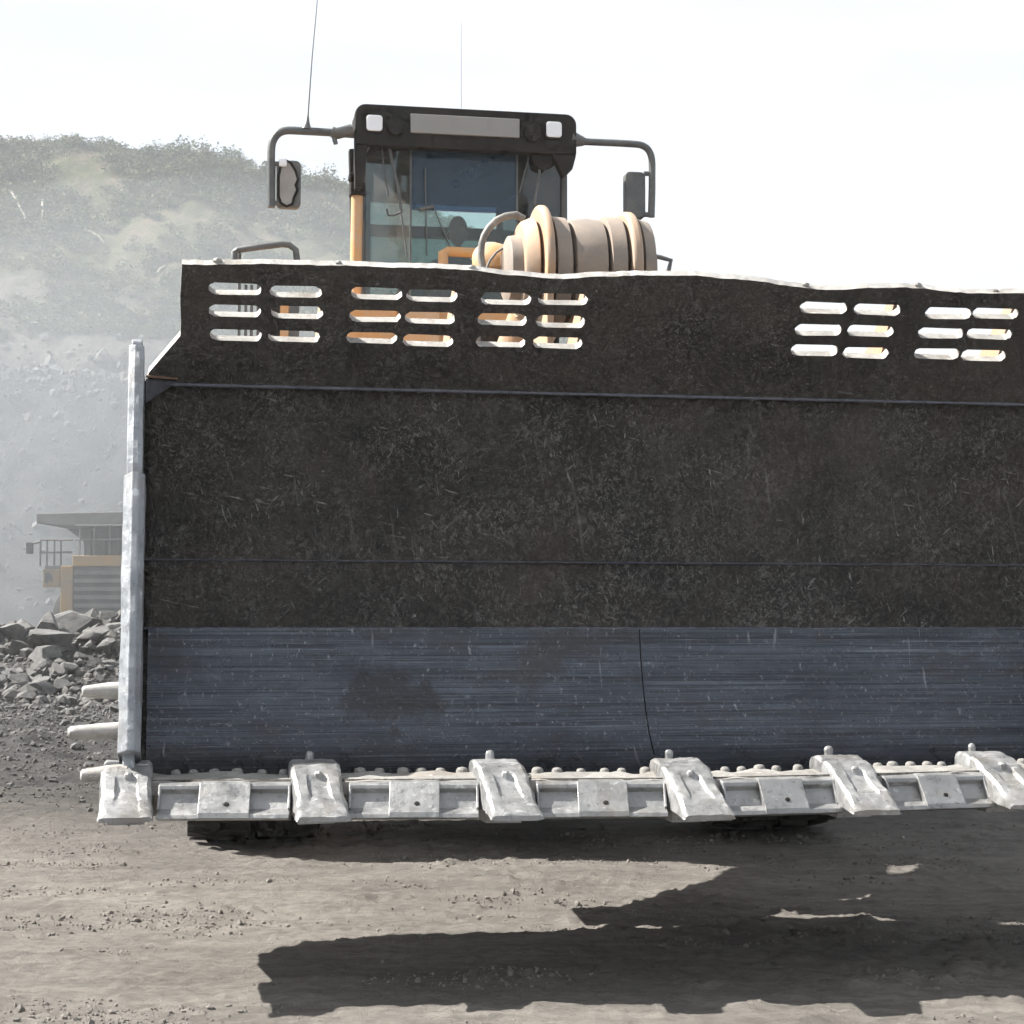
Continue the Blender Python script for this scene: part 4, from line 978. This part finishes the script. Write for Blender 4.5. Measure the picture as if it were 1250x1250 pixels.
fines = scatter('rubble_fines', P, rad, M['fines'], seed=2); tag(fines, 'fine broken rubble around the heap', 'rubble')
n = 4200; yy = np.where(rng.random(n) < .62, rng.normal(75.5, 1.6, n), rng.uniform(63, 86, n)); xx = rng.uniform(-27, 4, n); P = np.stack([xx, yy, xx * 0], 1); rad = np.clip(rng.lognormal(-2.5, .6, n), .04, .36); P[:, 2] = hill_z(P) + rad * .1
tal = scatter('hillside_rubble', P, rad, M['rock'], seed=3); tag(tal, 'loose rubble lying on the lower hill slope', 'rubble')

# ------------------------------------------------------------------ scrub on the hill
def bush_mesh(name, seed, mat, nl=150, h=1.0, ls=1.0):
    rnd = np.random.default_rng(seed); v = []; f = []
    lob = rnd.uniform(-.55, .55, (6, 3)) * np.array([1, 1, .5]) + np.array([0, 0, .6])
    for i in range(nl):
        c = lob[rnd.integers(6)] + rnd.normal(size=3) * np.array([.22, .22, .20]); c[2] = max(.05, c[2]) * h
        a = rnd.normal(size=3); a /= np.linalg.norm(a); b = np.cross(a, rnd.normal(size=3)); b /= np.linalg.norm(b); s = rnd.uniform(.045, .10) * ls
        k = len(v); v += [c - a * s, c + b * s * .6, c + a * s, c - b * s * .6]; f.append((k, k + 1, k + 2, k + 3))
    st = len(f)
    for i in range(3):
        a = rnd.uniform(0, 6.28); k = len(v); b = np.array([.04 * math.cos(a), .04 * math.sin(a), -.2]); t = np.array([.4 * math.cos(a), .4 * math.sin(a), .7 * h])
        for p, r in ((b, .03), (t, .012)):
            for j in range(3): v.append(p + r * np.array([math.cos(2.09 * j), math.sin(2.09 * j), 0]))
        for j in range(3): f.append((k + j, k + (j + 1) % 3, k + 3 + (j + 1) % 3, k + 3 + j))
    me = bpy.data.meshes.new(name); me.from_pydata([tuple(p) for p in v], [], f); me.materials.append(mat); me.materials.append(M['bark'])
    for i, p in enumerate(me.polygons): p.material_index = 0 if i < st else 1
    return me
BM = [bush_mesh('shrub', 50 + i, (M['leaf'], M['leaf2'])[i % 2], 330, (1.0, 1.25, .8, 1.1)[i % 4]) for i in range(6)]
def ray_hill(px, py):
    r = ray(px, py); t = 56.0
    while t < 130:
        p = r * (t / r.y); 
        if hz(p.x, p.y) >= p.z + CAM_H: return p.x, p.y
        t += .5
    return None
rs = random.Random(11)
# shrubs standing against the sky along the crest: each its own thing
for px in (8, 24, 40, 52, 71, 84, 97, 118, 131, 149, 168, 184, 203, 219, 232, 246, 262, 281, 297, 318, 335, 352, 371, 388, 402, 416):
    y = 99.5 + rs.uniform(-1.2, .8); x = g_at(px, y) ; s = rs.uniform(.45, .85)
    if px in (232, 262): s = 1.25
    o = bpy.data.objects.new('shrub', rs.choice(BM)); COL.objects.link(o); o.location = (x, y, hz(x, y) - .1); o.scale = (s, s, s * rs.uniform(.8, 1.25)); o.rotation_euler = (0, 0, rs.uniform(0, 6.28))
    tag(o, 'green shrub standing against the sky on the hill crest', 'shrub', 'shrubs along the hill crest')
# scrub that covers the slope as one mass
def mesh_arrays(me):
    C = np.array([v.co for v in me.vertices]); Q = np.array([list(p.vertices) for p in me.polygons]); lf = 0 if me.materials[0] == M['leaf'] else 1
    return C, Q, np.array([2 if p.material_index else lf for p in me.polygons])
BA = [mesh_arrays(bush_mesh('scrub_bush', 80 + i, (M['leaf'], M['leaf2'])[i % 2], 150, (.9, 1.2, .8)[i % 3], 1.5)) for i in range(6)]
n = 6500; bx_ = rng.uniform(-29, 4, n); by_ = rng.uniform(80, 101, n)
keep = fbm(np.stack([bx_ * .22, by_ * .22, bx_ * 0 + 1], 1), 3, 5) > rng.uniform(-.95, .30, n); bx_, by_ = bx_[keep], by_[keep]
bz_ = hill_z(np.stack([bx_, by_, bx_ * 0], 1)) - .1
vs_, fs_, mi_ = [], [], []; off = 0
for x, y, z0 in zip(bx_, by_, bz_):
    C, Q, mm = BA[rs.randrange(len(BA))]; s = rs.uniform(.28, .75) * (1.1 if y > 90 else .85); a = rs.uniform(0, 6.28); c_, s_ = math.cos(a), math.sin(a)
    vs_.append(np.stack([(C[:, 0] * c_ - C[:, 1] * s_) * s + x, (C[:, 0] * s_ + C[:, 1] * c_) * s + y, C[:, 2] * s * .8 + z0], 1)); fs_.append(Q + off); mi_.append(mm); off += len(C)
VV, FF, MI = np.concatenate(vs_), np.concatenate(fs_), np.concatenate(mi_)
me = bpy.data.meshes.new('hillside_scrub'); me.vertices.add(len(VV)); me.vertices.foreach_set('co', VV.ravel()); me.loops.add(FF.size); me.loops.foreach_set('vertex_index', FF.ravel().astype(np.int32))
me.polygons.add(len(FF)); me.polygons.foreach_set('loop_start', np.arange(0, FF.size, 4, dtype=np.int32)); me.update(calc_edges=True)
for k in ('leaf', 'leaf2', 'bark'): me.materials.append(M[k])
me.polygons.foreach_set('material_index', MI.astype(np.int32))
scrub = bpy.data.objects.new('hillside_scrub', me); COL.objects.link(scrub); scrub['kind'] = 'stuff'; tag(scrub, 'low green scrub covering the dusty hillside', 'scrub')
# pale dead logs
for (a, b, lb) in (((103, 291), (127, 309), 'pale dead log lying in the middle of the scrub slope'), ((14, 252), (34, 290), 'long pale dead log slanting at the left edge of the slope'), ((52, 256), (50, 280), 'short upright dead stem on the left slope'), ((192, 341), (204, 338), 'short pale log on the slope beside the bucket corner')):
    A, Bp = ray_hill(*a), ray_hill(*b)
    if not A or not Bp: continue
    A = Vector((A[0], A[1], hz(*A) + .25)); Bp = Vector((Bp[0], Bp[1], hz(*Bp) + .25)); L = Bp - A
    mb = MB(); mb.tube([A, A + L * .3 + Vector((0, 0, .12)), A + L * .7 + Vector((.06, 0, .1)), Bp], [.075, .065, .05, .02], 8); tag(mb.build('dead_log', M['bark'], smooth=60), lb, 'log')

# ------------------------------------------------------------------ dusty air
hzm = bpy.data.materials.new('dusty_air'); hzm.use_nodes = True; t = hzm.node_tree; t.nodes.clear()
o_ = t.nodes.new('ShaderNodeOutputMaterial'); pv = t.nodes.new('ShaderNodeVolumePrincipled'); pv.inputs['Color'].default_value = (.93, .95, .97, 1); pv.inputs['Density'].default_value = .0007; pv.inputs['Anisotropy'].default_value = .3
t.links.new(pv.outputs[0], o_.inputs['Volume'])
haze = MB().box((-110, -35, -2.5), (75, 160, 34)).build('haze', hzm); haze['kind'] = 'stuff'; tag(haze, 'pale dust haze hanging over the whole pit', 'haze')
def dust(name, c, rad, dens, seed, label):
    dm = bpy.data.materials.new(name); dm.use_nodes = True; t = dm.node_tree; t.nodes.clear()
    o_ = t.nodes.new('ShaderNodeOutputMaterial'); pv = t.nodes.new('ShaderNodeVolumePrincipled'); pv.inputs['Color'].default_value = (.63, .68, .735, 1); pv.inputs['Density'].default_value = dens; pv.inputs['Anisotropy'].default_value = .3
    t.links.new(pv.outputs[0], o_.inputs['Volume'])
    bm = bmesh.new(); bmesh.ops.create_icosphere(bm, subdivisions=5, radius=1); co = np.array([v.co for v in bm.verts])
    k = 1 + .20 * fbm(co * 1.8 + seed, 4, seed, .5); co = co * k[:, None] * np.array(rad) + np.array(c)
    for v, p in zip(bm.verts, co): v.co = p; v.co.z = max(v.co.z, -2.0)
    me = bpy.data.meshes.new(name); bm.to_mesh(me); bm.free(); me.materials.append(dm); me.polygons.foreach_set('use_smooth', [True] * len(me.polygons))
    o = bpy.data.objects.new(name, me); COL.objects.link(o); o['kind'] = 'stuff'; return tag(o, label, 'dust')
dust('dust_cloud', (-12, 52.0, 3.5), (22, 9.0, 9.5), .027, 4, 'dense grey dust drifting round the haul truck at the foot of the hill')
dust('dust_cloud', (-11, 55.0, 10.0), (26, 9.0, 13.5), .012, 9, 'thin pale dust rising in front of the hillside')
